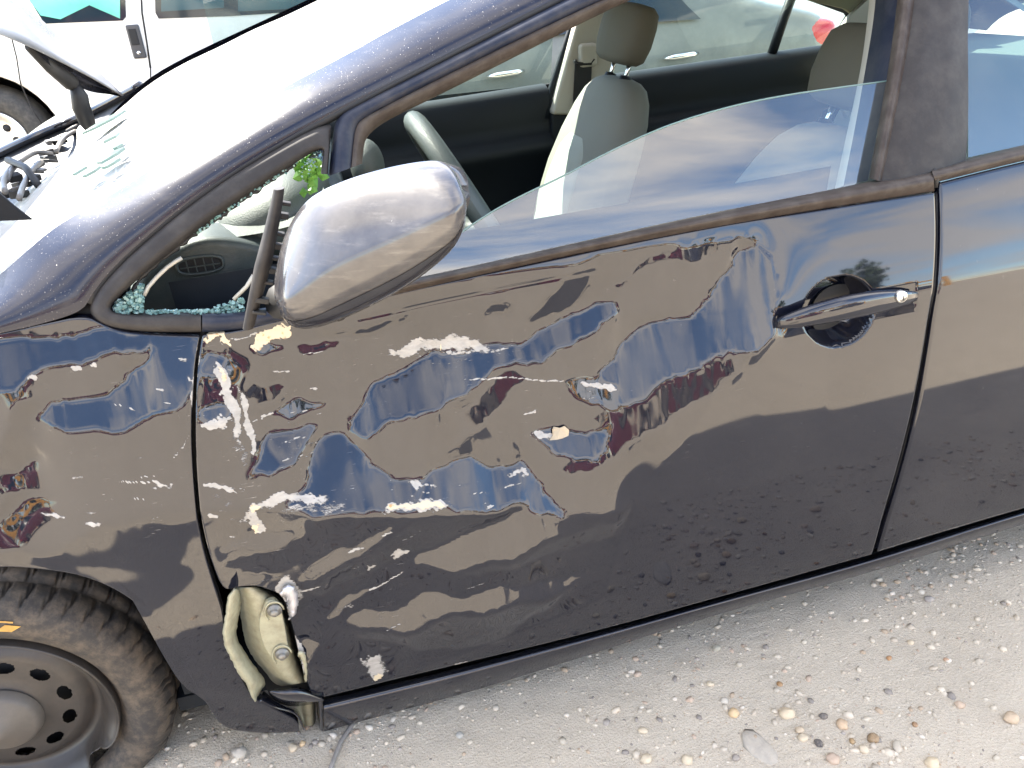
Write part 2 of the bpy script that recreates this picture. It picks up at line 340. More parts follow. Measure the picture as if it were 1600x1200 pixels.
DENTS = [  # outline in photo pixels, elevation (deg) of what that patch of metal mirrors, weight
 ([(695, 575), (725, 567), (826, 549), (942, 492), (972, 485), (969, 504), (905, 549), (837, 579), (785, 590), (755, 612), (721, 631), (695, 639), (660, 640), (690, 590)], 34, 1.2),
 ([(600, 610), (695, 571), (700, 640), (605, 665), (570, 690), (550, 685)], 42, 1),
 ([(946, 601), (1000, 545), (1037, 515), (1090, 507), (1112, 492), (1124, 462), (1165, 385), (1190, 372), (1215, 400), (1215, 520), (1169, 545), (1112, 567), (1060, 590), (1000, 625), (950, 650), (925, 640)], 28, 1.2),
 ([(1020, 510), (985, 500), (985, 460), (1010, 425), (1060, 415), (1100, 430), (1118, 460), (1110, 490), (1085, 503)], -10, 1.2),
 ([(930, 655), (1000, 625), (1060, 592), (1112, 570), (1169, 548), (1150, 580), (1080, 630), (1000, 680), (930, 725), (885, 745), (880, 735), (940, 690)], 2.5, 1),
 ([(985, 440), (1010, 405), (1060, 385), (1165, 375), (1150, 400), (1060, 412), (1010, 424), (960, 480), (945, 488), (960, 460)], 3, 1),
 ([(1090, 420), (1150, 390), (1125, 460), (1115, 480), (1105, 440)], 3, 1),
 ([(834, 684), (890, 680), (960, 672), (935, 710), (894, 721), (852, 706)], 27, 1),
 ([(897, 605), (972, 609), (965, 640), (920, 640), (900, 625)], 12, 1),
 ([(702, 721), (732, 717), (759, 736), (792, 740), (822, 725), (837, 740), (867, 777), (875, 796), (845, 796), (807, 781), (740, 783), (702, 783), (642, 777), (660, 750)], 32, 1.3),
 ([(500, 705), (537, 695), (575, 717), (612, 740), (650, 755), (642, 777), (560, 787), (500, 790), (440, 790), (470, 760)], 32, 1.3),
 ([(392, 745), (412, 700), (418, 685), (495, 685), (482, 700), (455, 725), (432, 740)], 32, 1.2),
 ([(420, 662), (450, 645), (515, 646), (500, 658), (460, 668)], 26, 1),
 ([(390, 605), (448, 622), (440, 640), (395, 645), (375, 620)], 8, 1),
 ([(315, 555), (345, 555), (352, 595), (315, 595)], 27, 1), ([(313, 642), (360, 642), (358, 660), (313, 662)], 27, 1), ([(313, 598), (352, 598), (362, 640), (313, 640)], 2, 1),
 ([(393, 548), (445, 543), (435, 555), (410, 568)], 27, 1),
 ([(456, 545), (540, 543), (530, 560), (480, 566)], 3, 1.2),
 ([(640, 560), (740, 548), (720, 568), (660, 578)], 3, 1),
 ([(730, 655), (770, 615), (810, 592), (830, 600), (790, 640), (740, 690), (700, 710)], 1.5, 1),
 ([(490, 525), (560, 522), (655, 500), (640, 512), (560, 533), (500, 536)], -50, 1),
 ([(860, 475), (880, 440), (920, 430), (920, 470), (900, 495), (850, 515), (830, 525)], -48, .9),
 ([(765, 480), (790, 470), (808, 480), (800, 500), (775, 500)], -48, .9),
 # lower half
 ([(470, 900), (480, 890), (525, 852), (570, 830), (612, 806), (616, 810), (595, 832), (550, 867), (495, 900)], -16, 1.3),
 ([(505, 965), (525, 947), (587, 912), (592, 916), (562, 937), (525, 960)], -16, 1.3),
 ([(538, 971), (567, 960), (612, 952), (661, 926), (699, 919), (762, 911), (837, 900), (920, 900), (894, 915), (837, 922), (762, 934), (699, 945), (669, 960), (631, 979), (594, 984)], -16, 1.3),
 ([(650, 881), (654, 862), (699, 844), (740, 821), (770, 802), (811, 788), (860, 795), (871, 821), (837, 829), (800, 847), (755, 866), (710, 877)], -15, 1.3),
 ([(332, 862), (375, 837), (430, 825), (455, 822), (462, 832), (440, 850), (375, 855)], -15, 1.2),
 ([(465, 1012), (472, 1003), (500, 1015), (490, 1037), (478, 1037)], -16, 1.2),
 ([(640, 795), (720, 790), (820, 790), (740, 815), (690, 840), (640, 862), (560, 900), (500, 930), (480, 925), (560, 870), (620, 830)], -62, .8),
 ([(470, 860), (520, 840), (560, 815), (460, 840), (340, 880), (360, 910), (440, 890)], -55, .8),
 ([(820, 850), (880, 828), (930, 805), (965, 810), (960, 835), (900, 850), (760, 878), (740, 890), (720, 885)], -60, .8),
 ([(700, 950), (760, 938), (880, 925), (830, 965), (790, 1000), (720, 1015), (640, 1010), (560, 1000), (560, 990), (640, 985)], -60, .6),
 # fender
 ([(52, 647), (94, 636), (157, 628), (200, 606), (228, 566), (240, 542), (311, 533), (306, 610), (292, 632), (240, 655), (169, 675), (101, 679), (67, 664)], 29, 1.6),
 ([(-160, 560), (0, 540), (120, 527), (170, 515), (312, 528), (311, 533), (240, 540), (215, 545), (150, 560), (80, 575), (0, 608), (-160, 640)], 32, 2.0),
 ([(60, 584), (110, 577), (172, 567), (200, 590), (190, 605), (150, 620), (85, 634), (55, 630)], -11, 1.4),
 ([(178, 565), (235, 548), (228, 565), (205, 592), (192, 590)], -45, 1),
 ([(10, 660), (30, 625), (55, 618), (52, 640), (40, 660), (60, 725), (20, 745), (-20, 740), (0, 690)], -50, .8),
 ([(-150, 862), (90, 862), (165, 812), (312, 802), (330, 900), (345, 980), (300, 1050), (250, 970), (100, 892), (-150, 885)], -46, .8),
 ([(0, 780), (45, 770), (30, 790), (0, 820), (-30, 850)], -45, .7),
]
_x, _y = GPX[..., 0], GPX[..., 1]
GPW = GPX+np.stack([4.0*np.sin(.043*_x+.061*_y+.4)+3.0*np.sin(.11*_x-.083*_y+2)+1.6*np.sin(.23*_x+.19*_y), 3.6*np.sin(.052*_x-.037*_y+1)+2.6*np.sin(.094*_x+.13*_y)+1.4*np.sin(.21*_x-.25*_y+.8)], -1)
for poly, e, wt in DENTS:
    k = inside(poly, GPW); tgt[k] = slope_for(e)[k]; wgt[k] = wt
gsl = tgt-base_s
dxs = .0045
wz = np.minimum(wgt[:, 1:], wgt[:, :-1])+.0*0; gzr = .5*(gsl[:, 1:]+gsl[:, :-1])*dxs
wx = np.where(DM, .05, .8); wx = .5*(wx[1:]+wx[:-1])
pin = np.zeros_like(gx); pin[GPX[..., 0] > 1290] = .3; pin[(GPX[..., 1] > 1050)] = .02; pin[gz > .96] = .01
pin[(GPX[..., 0] < 420) & (GPX[..., 1] > 880)] = .05
pin = np.maximum(pin, 1e-5); mu = .02
def lap(h):
    o = np.zeros_like(h); o[1:-1, :] += h[2:]-2*h[1:-1]+h[:-2]; o[:, 1:-1] += h[:, 2:]-2*h[:, 1:-1]+h[:, :-2]; return o
def A(h):
    o = pin*h; t = wz*(h[:, 1:]-h[:, :-1]); o[:, 1:] += t; o[:, :-1] -= t
    t = wx*(h[1:]-h[:-1]); o[1:] += t; o[:-1] -= t
    return o+mu*lap(lap(h))
b_ = np.zeros_like(gx); t = wz*gzr; b_[:, 1:] += t; b_[:, :-1] -= t
H = np.zeros_like(gx); r_ = b_-A(H); dg = pin+2*.5+20*mu; z_ = r_/dg; p_ = z_.copy(); rz = (r_*z_).sum()
for _ in range(700):
    Ap = A(p_); al = rz/(p_*Ap).sum(); H += al*p_; r_ -= al*Ap; z_ = r_/dg; rz2 = (r_*z_).sum()
    if rz2 < 1e-14: break
    p_ = z_+(rz2/rz)*p_; rz = rz2
# short-wave crumpling where the sheet folded
zone = np.clip(1-np.hypot((GPX[..., 0]-470)/330, (GPX[..., 1]-690)/190), 0, 1)
rg = np.random.default_rng(3)
def blur(a, k):
    kk = np.exp(-.5*(np.arange(-3*k, 3*k+1)/k)**2); kk /= kk.sum()
    a = np.apply_along_axis(lambda v: np.convolve(v, kk, 'same'), 0, a); return np.apply_along_axis(lambda v: np.convolve(v, kk, 'same'), 1, a)
cn = blur(rg.standard_normal(gx.shape), 5); cn /= cn.std()
cn2 = blur(rg.standard_normal(gx.shape), 14); cn2 /= cn2.std()
zone2 = np.clip(1-np.hypot((GPX[..., 0]-385)/110, (GPX[..., 1]-640)/170), 0, 1)
H += zone*(cn*.0010+cn2*.0018) + zone2*cn*.0014 + np.where(DM, 1, 0)*cn2*.0004
def bil(F, x, z):
    i = np.clip((x-GX[0])/dxs, 0, len(GX)-1.001); j = np.clip((z-GZ[0])/dxs, 0, len(GZ)-1.001)
    a, b = i.astype(int), j.astype(int); u, v = i-a, j-b
    return F[a, b]*(1-u)*(1-v)+F[a+1, b]*u*(1-v)+F[a, b+1]*(1-u)*v+F[a+1, b+1]*u*v
def HF(x, z): return bil(H, np.asarray(x, float), np.asarray(z, float))
print('dent range', H.min(), H.max())

# wear painted by strokes: (points, half width px, strength)
SCUFF = [
 ([(590, 556), (625, 550), (660, 540), (700, 533), (740, 540), (790, 552)], 13, .8), ([(600, 552), (650, 546), (690, 534)], 6, 1.0),
 ([(338, 558), (348, 590), (362, 622), (370, 660), (376, 690)], 6, 1.3), ([(372, 605), (384, 640), (394, 690), (396, 715)], 4, 1.2), ([(340, 575), (356, 615)], 8, 1.2), ([(365, 640), (380, 720), (388, 750)], 13, .55),
 ([(313, 664), (340, 662), (358, 656)], 6, 1.2), ([(316, 756), (345, 762), (372, 772)], 3, 1.1), ([(322, 806), (345, 809)], 2.5, 1.2), ([(315, 770), (380, 790)], 10, .5),
 ([(360, 810), (385, 808), (400, 792), (430, 780), (470, 776), (520, 782)], 9, .85), ([(390, 800), (402, 815), (412, 832)], 8, .9), ([(420, 800), (480, 795), (560, 792)], 12, .6),
 ([(598, 798), (650, 788), (706, 792)], 7, 1.1), ([(640, 755), (655, 765)], 8, .9), ([(560, 740), (640, 755)], 10, .45),
 ([(828, 678), (850, 682), (872, 684)], 5, 1.1), ([(905, 598), (940, 602), (970, 610)], 3.5, 1.15), ([(700, 595), (790, 590), (905, 598)], 1.6, .9),
 ([(572, 1022), (585, 1040), (600, 1062)], 17, .9), ([(430, 905), (450, 920), (455, 945)], 18, .85),
 ([(790, 745), (815, 732), (830, 740)], 6, .8), ([(400, 735), (560, 690)], 25, .3), ([(480, 770), (700, 770)], 28, .42), ([(560, 680), (690, 600)], 35, .38),
 ([(430, 670), (520, 650), (600, 640)], 14, .42), ([(1010, 755), (1120, 720), (1200, 660)], 20, .10), ([(1290, 612), (1340, 612)], 8, .45),
 ([(450, 965), (470, 1020), (478, 1060)], 4, .9), ([(500, 1095), (600, 1075), (720, 1045)], 5, .6), ([(700, 1042), (760, 1030)], 3, .7),
 ([(40, 480), (130, 476)], 4, .9), ([(78, 488), (130, 484)], 4, .8), ([(40, 592), (60, 590)], 4, 1), ([(108, 578), (128, 573)], 4, 1.1), ([(140, 571), (155, 569)], 3, 1), ([(310, 535), (304, 610), (298, 640)], 3, 1.0),
 ([(180, 754), (240, 752), (270, 765)], 2, .95), ([(60, 800), (110, 812)], 3, .8), ([(200, 725), (245, 712)], 7, .5), ([(120, 735), (190, 790)], 14, .25), ([(130, 820), (165, 817)], 4, .9), ([(120, 770), (240, 800)], 12, .35),
 ([(300, 670), (285, 700), (262, 725)], 2, .7), ([(70, 690), (75, 700)], 3, .4), ([(240, 610), (262, 606)], 2, .9), ([(280, 560), (300, 565)], 2.5, .9), ([(290, 590), (305, 595)], 4, .7),
 ([(335, 700), (480, 690)], 18, .28), ([(330, 640), (420, 700)], 20, .3), ([(520, 960), (560, 940)], 5, .6), ([(612, 868), (640, 862)], 5, .8), ([(570, 890), (590, 885)], 4, .8), ([(760, 795), (772, 790)], 2.5, 1.1),
]
_r = random.Random(77)
for cx_, cy_, sx_, sy_, n_, an in ((440, 600, 90, 70, 26, -.15), (640, 770, 130, 14, 26, -.08), (700, 556, 80, 14, 14, -.1), (590, 900, 110, 60, 18, -.35), (640, 1085, 110, 22, 26, -.27), (200, 760, 90, 50, 16, -.12), (345, 790, 30, 40, 12, .08), (900, 640, 90, 60, 8, -.2), (240, 600, 60, 40, 8, .25), (430, 690, 80, 60, 18, -.3)):
    for _ in range(n_//2):
        x_, y_ = _r.gauss(cx_, sx_*.6), _r.gauss(cy_, sy_*.6); l_ = _r.uniform(10, 55); a_ = an+_r.gauss(0, .12)
        SCUFF.append(([(x_, y_), (x_+l_*.5*math.cos(a_), y_+l_*.5*math.sin(a_)+_r.uniform(-1, 1)), (x_+l_*math.cos(a_), y_+l_*math.sin(a_))], _r.choice((1.2, 1.4, 1.6, 2.2)), _r.uniform(.5, .9)))
BARE = [([(393, 543), (410, 530), (432, 520), (455, 511)], 9, 1), ([(318, 532), (338, 523), (356, 522)], 6, .9), ([(345, 525), (362, 541)], 6, .85),
        ([(388, 802), (408, 790)], 7, .75), ([(600, 796), (655, 787), (700, 792)], 4.5, .85), ([(395, 818), (405, 828)], 5, .8), ([(340, 570), (352, 600)], 4, .7), ([(592, 1055), (598, 1062)], 9, .8), ([(684, 541), (690, 543)], 5, .8)]
SCR = [([(330, 540), (360, 900)], 90, .8), ([(500, 560), (900, 600)], 60, .5), ([(420, 760), (700, 780)], 45, 1), ([(480, 940), (700, 880)], 70, .55), ([(500, 1110), (760, 1040)], 40, .8), ([(120, 740), (290, 780)], 70, .7), ([(60, 640), (290, 590)], 60, .35), ([(900, 720), (1350, 640)], 120, .18)]
def strokes(P, L, add=False):
    x, y = P[..., 0], P[..., 1]
    wob = np.stack([3.2*np.sin(.105*x+.072*y+1.3)+2.4*np.sin(.29*x-.23*y)+1.5*np.sin(.71*x+.52*y+2), 3.0*np.sin(.083*x-.11*y)+2.2*np.sin(.26*x+.31*y+.7)+1.4*np.sin(.63*x-.77*y)], -1)
    out = np.zeros(P.shape[:-1])
    for pts, wd, st in L:
        best = np.full(out.shape, 1e9); par = np.zeros(out.shape); Q = P+wob*min(1, wd/6)
        ln_ = [math.dist(a, b) for a, b in zip(pts[:-1], pts[1:])]; tot = sum(ln_); acc = 0
        for (a, b), l in zip(zip(pts[:-1], pts[1:]), ln_):
            a, b = np.array(a, float), np.array(b, float); d = b-a
            t = np.clip(((Q-a)@d)/(d@d), 0, 1); q = a+t[..., None]*d
            ds = np.hypot(Q[..., 0]-q[..., 0], Q[..., 1]-q[..., 1]); k = ds < best
            best = np.where(k, ds, best); par = np.where(k, (acc+t*l)/tot, par); acc += l
        tp = np.clip(np.minimum(par, 1-par)*4+.25, 0, 1)**.6
        out = np.maximum(out, st*tp*np.clip(1.15*(1-best/(wd*1.9*tp)), 0, 1))
    return out
def wear(o, P3):
    PP = pix(P3)
    for nm, L in (('scuff', SCUFF), ('bare', BARE), ('scratch', SCR)):
        a = o.data.attributes.new(nm, 'FLOAT', 'POINT'); a.data.foreach_set('value', strokes(PP, L).astype(np.float32))
def xz(pxs, off=0): return [ats(p, off)[[0, 2]] for p in pxs]
def panel(name, T, B, L, R, nu, nv, m, parent, extra=None, flange=.018, worn=False, dent=True):
    """pressed body panel: a Coons patch on the car's skin with rolled-in edges"""
    T, B, L, R = (resample(xz(q), 400) for q in (T, B, L, R))
    G = coons(T, B, L, R, nu, nv); x, z = G[..., 0], G[..., 1]
    y = S(x, z)+(HF(x, z) if dent else 0)
    P = np.stack([x, y, z], -1)
    if extra is not None: P = extra(P)
    v = P.reshape(-1, 3); idx = np.arange(nu*nv).reshape(nv, nu)
    q = np.stack([idx[:-1, :-1], idx[1:, :-1], idx[1:, 1:], idx[:-1, 1:]], -1).reshape(-1, 4)
    ring = np.concatenate([idx[0, :], idx[1:, -1], idx[-1, -2::-1], idx[-2:0:-1, 0]]); n0 = len(v)
    rv = v[ring]; cen = rv.mean(0); inn = rv+(cen-rv)*.0015+np.array([0, .004, 0]); deep = rv+np.array([0, flange, 0])+(cen-rv)*.003
    v = np.concatenate([v, inn, deep]); k = len(ring); a = np.arange(k); b = (a+1) % k
    q2 = np.stack([ring[a], ring[b], n0+b, n0+a], -1); q3 = np.stack([n0+a, n0+b, n0+k+b, n0+k+a], -1)
    me = bpy.data.meshes.new(name); f = np.concatenate([q, q2, q3])
    me.vertices.add(len(v)); me.vertices.foreach_set('co', v.astype(np.float32).ravel())
    me.loops.add(f.size); me.loops.foreach_set('vertex_index', f.astype(np.int32).ravel())
    me.polygons.add(len(f)); me.polygons.foreach_set('loop_start', np.arange(0, f.size, 4, dtype=np.int32)); me.polygons.foreach_set('loop_total', np.full(len(f), 4, np.int32))
    me.update(); me.validate()
    o = link(name, me, m, parent)
    if worn: wear(o, v)
    return o
def strip(name, A_, B_, offs, m, parent, n=60, far=None, ya=None, yb=None, smooth=True):
    """moulding between two photo polylines on the skin; offs = outward offsets across its width"""
    A2, B2 = resample(A_, n), resample(B_, n); k = len(offs); P = np.zeros((n, k, 3))
    for i in range(n):
        for j in range(k):
            t = j/(k-1); P[i, j] = ats(A2[i]*(1-t)+B2[i]*t, offs[j])
    mb = MB(); mb.grid(P)
    o = mb.build(name, m, parent, smooth)
    return o, P
def atd(px, off=0.0):
    y = 0.0
    for _ in range(40):
        P = aty(px, y); y = float(S(P[0], P[2])) + float(HF(P[0], P[2])) + off
    return P
def lerp(a, b, t): return a*(1-t)+b*t

# ------------------------------------------------------------------ ground
GND = .07
def gh(x, y):
    h = GND + .012*mnoise.noise((x*1.3, y*1.3, 3.1)) + .005*mnoise.noise((x*5, y*5, 8.2))
    if -1.5 < y < 1.2 and -1 < x < 4:
        h += .0022*mnoise.noise((x*16, y*16, 1.0))+.0007*mnoise.noise((x*60, y*60, 5.0))
        tr = abs((x-1.33)-.25*y)                             # a faint tyre print crossing the foreground
        if tr < .05: h += .0012*math.sin(y*260+x*40)*(1-tr/.05)
    d = math.hypot((x-.12)/.30, (y-.10)/.22)
    h += .035*max(0, 1-d*d)*(1 if d < 1 else 0)              # sand pushed up round the flat tyre
    h += .06*max(0, min(1, (y-2.5)/2.5))
    return h
def axis(lo, hi, d, far):
    a = list(np.arange(lo, hi, d)); s = d
    L = [lo]; 
    while L[-1] > -far: s *= 1.22; L.append(L[-1]-s)
    s = d; Rr = [hi]
    while Rr[-1] < far: s *= 1.22; Rr.append(Rr[-1]+s)
    return sorted(set(L+a+Rr))
xs = axis(0.0, 2.3, .0075, 400); ys = axis(-.42, .34, .0075, 400)
gv = [(x, y, gh(x, y)) for x in xs for y in ys]; ny = len(ys)
gf = [(i*ny+j, (i+1)*ny+j, (i+1)*ny+j+1, i*ny+j+1) for i in range(len(xs)-1) for j in range(ny-1)]
m, nt = NT('pale_sandy_gravel'); b = NB(nt)
f1 = b.noise(3.0, 6); f2 = b.noise(34, 9, .78); f3 = b.noise(620, 4, .7)
vor = b.n('ShaderNodeTexVoronoi'); vor.inputs['Scale'].default_value = 230; b.put(vor.inputs['Vector'], b.obj())
cc = b.mix(f1, (.47, .40, .305), (.55, .475, .37)); cc = b.mix(b.math('MULTIPLY', b.ramp(f2, .45, .75), .4), cc, (.36, .305, .235))
cc = b.mix(b.math('MULTIPLY', b.ramp(vor.outputs['Distance'], .28, .12), .35), cc, (.60, .53, .43))
cc = b.mix(b.math('MULTIPLY', b.ramp(f3, .52, .70), .55), cc, (.27, .225, .17)); cc = b.mix(b.math('MULTIPLY', b.ramp(b.noise(480, 2), .62, .70), .5), cc, (.72, .66, .56))
p = b.bsdf(Base_Color=cc, Roughness=.92)
b.put(p.inputs['Normal'], b.bump(b.math('ADD', b.math('MULTIPLY', f3, .5), b.math('ADD', f2, b.math('MULTIPLY', vor.outputs['Distance'], -.5))), .9, .0035)); b.out(p.outputs[0])
M_ground = m
g = mesh('ground', gv, gf, m); g['kind'] = 'structure'
# grass beyond the yard
m, nt = NT('dry_grass'); b = NB(nt)
p = b.bsdf(Base_Color=b.mix(b.noise(.8, 8, .7), (.10, .13, .04), (.26, .26, .11)), Roughness=.9); b.out(p.outputs[0]); M_grass = m
v = []; f = []
for i in range(41):
    for j in range(21):
        X, Y = -60+i*4, 13+j*j*.5; v.append((X, Y, .18+.25*(mnoise.noise((X*.3, Y*.3, 0))+.6)))
for i in range(40):
    for j in range(20): f.append((i*21+j, (i+1)*21+j, (i+1)*21+j+1, i*21+j+1))
g = mesh('grass_field', v, f, M_grass); g['kind'] = 'structure'

# gravel
m, nt = NT('mixed_gravel'); b = NB(nt)
ca = b.attr('tone').outputs['Color']
p = b.bsdf(Base_Color=b.mix(b.math('MULTIPLY', b.noise(160, 4), .5), ca, (.50, .43, .33)), Roughness=.8); b.out(p.outputs[0]); M_gravel = m
TONES = [(.58, .50, .39), (.52, .45, .35), (.64, .57, .47), (.55, .46, .35), (.40, .29, .19), (.46, .33, .24), (.30, .26, .23), (.46, .40, .32), (.17, .15, .14)]
ICO = None
def ico():
    global ICO
    if ICO is None:
        t = (1+5**.5)/2
        V = [Vector(q).normalized() for q in [(-1, t, 0), (1, t, 0), (-1, -t, 0), (1, -t, 0), (0, -1, t), (0, 1, t), (0, -1, -t), (0, 1, -t), (t, 0, -1), (t, 0, 1), (-t, 0, -1), (-t, 0, 1)]]
        F = [(0, 11, 5), (0, 5, 1), (0, 1, 7), (0, 7, 10), (0, 10, 11), (1, 5, 9), (5, 11, 4), (11, 10, 2), (10, 7, 6), (7, 1, 8), (3, 9, 4), (3, 4, 2), (3, 2, 6), (3, 6, 8), (3, 8, 9), (4, 9, 5), (2, 4, 11), (6, 2, 10), (8, 6, 7), (9, 8, 1)]
        ICO = V, F
    return ICO
V, F = ico()
gv, gf, gt = [], [], []
R2 = random.Random(11)
def patchy(x, y): return .5+.9*mnoise.noise((x*3.1, y*3.1, 9))
for k in range(26000):
    x = R2.uniform(.05, 2.35); y = R2.uniform(-.42, .34)
    edge = math.exp(-((y-.13)/.10)**2)                       # loose grit collects along the sill
    if R2.random() > max(.12, patchy(x, y)) + .5*edge: continue
    s = min(.0008*R2.paretovariate(1.75), .0075) * (1.15 if y < -.1 else 1)
    rot = Matrix.Rotation(R2.uniform(0, 6.28), 3, 'Z') @ Matrix.Rotation(R2.uniform(-.5, .5), 3, 'X')
    sx, sy, sz = s*R2.uniform(.8, 1.5), s*R2.uniform(.7, 1.1), s*R2.uniform(.4, .8)
    n0 = len(gv); zb = gh(x, y)+sz*.02
    for q in V:
        kq = R2.uniform(.8, 1.15); p3 = rot @ Vector((q.x*sx*kq, q.y*sy*kq, q.z*sz*kq)); gv.append((x+p3.x, y+p3.y, zb+p3.z))
    gf += [(a+n0, b2+n0, c+n0) for a, b2, c in F]
    tn = TONES[min(int(R2.random()**1.7*len(TONES)), len(TONES)-1)]; kk = R2.uniform(.75, 1.05); gt += [(*[min(1, c*kk) for c in tn], 1)]*12
o = mesh('gravel', gv, gf, M_gravel); o['kind'] = 'stuff'; tag(o, 'loose pale and brown gravel scattered over the sandy ground beside the car', 'gravel')
a = o.data.color_attributes.new('tone', 'FLOAT_COLOR', 'POINT'); a.data.foreach_set('color', np.array(gt, np.float32).ravel())
# stones large enough to pick out one by one: photo pixel, size px (long, short), colour, words
STONES = [((1147, 1110), 17, 13, (.62, .50, .35), 'tan oval pebble lying alone on smooth sand'), ((1190, 1165), 40, 62, (.42, .43, .46), 'large flat blue grey slab half buried in sand'),
 ((1365, 1152), 20, 14, (.27, .20, .13), 'chunky brown stone among pale gravel'), ((1279, 1160), 13, 12, (.07, .07, .09), 'small black stone beside the pale gravel patch'), ((1287, 1117), 14, 9, (.11, .11, .13), 'dark slate grey pebble next to a white stone'),
 ((1230, 1112), 26, 17, (.60, .55, .48), 'long pale buff stone beside dark slate pebble'), ((1316, 1130), 17, 16, (.52, .42, .34), 'pinkish buff stone in the gravel patch'), ((1458, 1190), 22, 16, (.62, .57, .49), 'white topped round stone at the gravel edge'),
 ((1580, 1122), 24, 16, (.50, .43, .37), 'rounded beige stone with a dark shadow hollow beneath'), ((1219, 1065), 9, 8, (.32, .20, .10), 'rust brown nugget on smooth sand'), ((1120, 1010), 15, 9, (.36, .38, .38), 'flat grey green pebble near the sill'),
 ((1452, 934), 16, 10, (.30, .31, .36), 'blue grey stone half sunk in sand near the rear door'), ((1390, 1025), 10, 6, (.40, .24, .13), 'orange brown pebble on clean sand'), ((378, 1188), 26, 17, (.42, .43, .46), 'blue grey stone at the wheel pile'),
 ((458, 1170), 14, 12, (.58, .54, .48), 'white stone just in front of the torn sill corner'), ((473, 1163), 9, 8, (.60, .48, .33), 'yellowish stone touching the white one by the torn sill'), ((1074, 1185), 18, 14, (.58, .55, .50), 'off white angular stone beside a half buried slab'),
 ((1150, 1180), 13, 10, (.26, .26, .29), 'grey pebble left of the half buried slab'), ((1302, 1185), 20, 15, (.45, .38, .36), 'mauve grey stone below the gravel patch'), ((1402, 1165), 14, 20, (.45, .45, .46), 'upright grey flake of stone in gravel'),
 ((1005, 1140), 16, 9, (.60, .57, .52), 'chalk white sliver of stone lying on sand'), ((1010, 1184), 18, 13, (.60, .57, .52), 'split pale stone lying by the twig side of the yard'), ((718, 1147), 13, 9, (.34, .38, .44), 'bluish pebble on the sand beyond the cable'), ((1110, 1066), 12, 7, (.58, .55, .50), 'whitish chip near the sill midway'),
 ((1250, 1140), 15, 10, (.50, .45, .40), 'buff stone wedged between the gravel pieces'), ((1255, 1152), 16, 11, (.56, .53, .48), 'pale rounded stone under the buff one'), ((1350, 1170), 14, 12, (.57, .54, .50), 'pale egg shaped pebble beside the chunky brown stone'), ((1332, 1157), 9, 8, (.33, .24, .14), 'little brown stone left of the chunky brown one'),
 ((1424, 1000), 10, 7, (.60, .56, .5), 'white pebble out on open sand'), ((1480, 1027), 10, 6, (.42, .30, .24), 'reddish pebble out on open sand'), ((1430, 1130), 9, 8, (.28, .18, .11), 'dark brown pebble in the thin gravel'), ((1500, 1100), 16, 10, (.47, .40, .37), 'dusky pink stone in the thin gravel')]
for (px, L, W, c, words) in STONES:
    P = atz(px, GND+.004); k = float((P-CAM)@CF)/FPX; a, bb = L*k*.5, W*k*.62
    flat = W > 40
    R3 = random.Random(int(px[0]*7+px[1])); n1 = []
    for th in range(9):
        for ph in range(14):
            t1 = math.pi*th/8; t2 = 2*math.pi*ph/14
            q = Vector((math.sin(t1)*math.cos(t2), math.sin(t1)*math.sin(t2), math.cos(t1)))
            s = 1+.28*mnoise.noise(q*1.6+Vector(px).to_3d()) ; s *= 1+.08*mnoise.noise(q*5)
            n1.append((q.x*a*s, q.y*bb*s, q.z*(.004 if flat else min(a, bb)*.75)*s))
    fs = [(t_*14+p_2, t_*14+(p_2+1) % 14, (t_+1)*14+(p_2+1) % 14, (t_+1)*14+p_2) for t_ in range(8) for p_2 in range(14)]
    ms = simple('stone', tuple(q*k_ for q, k_ in zip(c, (.92, .80, .62))), .85, var=.3, vs_=60, bump=.5, bs=260, dust=.4, dustc=(.50, .42, .31))
    o = mesh('stone', n1, fs, ms); o.location = (P[0], P[1], gh(P[0], P[1])+(0 if flat else min(a, bb)*.25)); o.rotation_euler = (0, 0, R3.uniform(-.5, .5) if not flat else .25)
    tag(o, words, 'stone', 'stones lying on the sand')

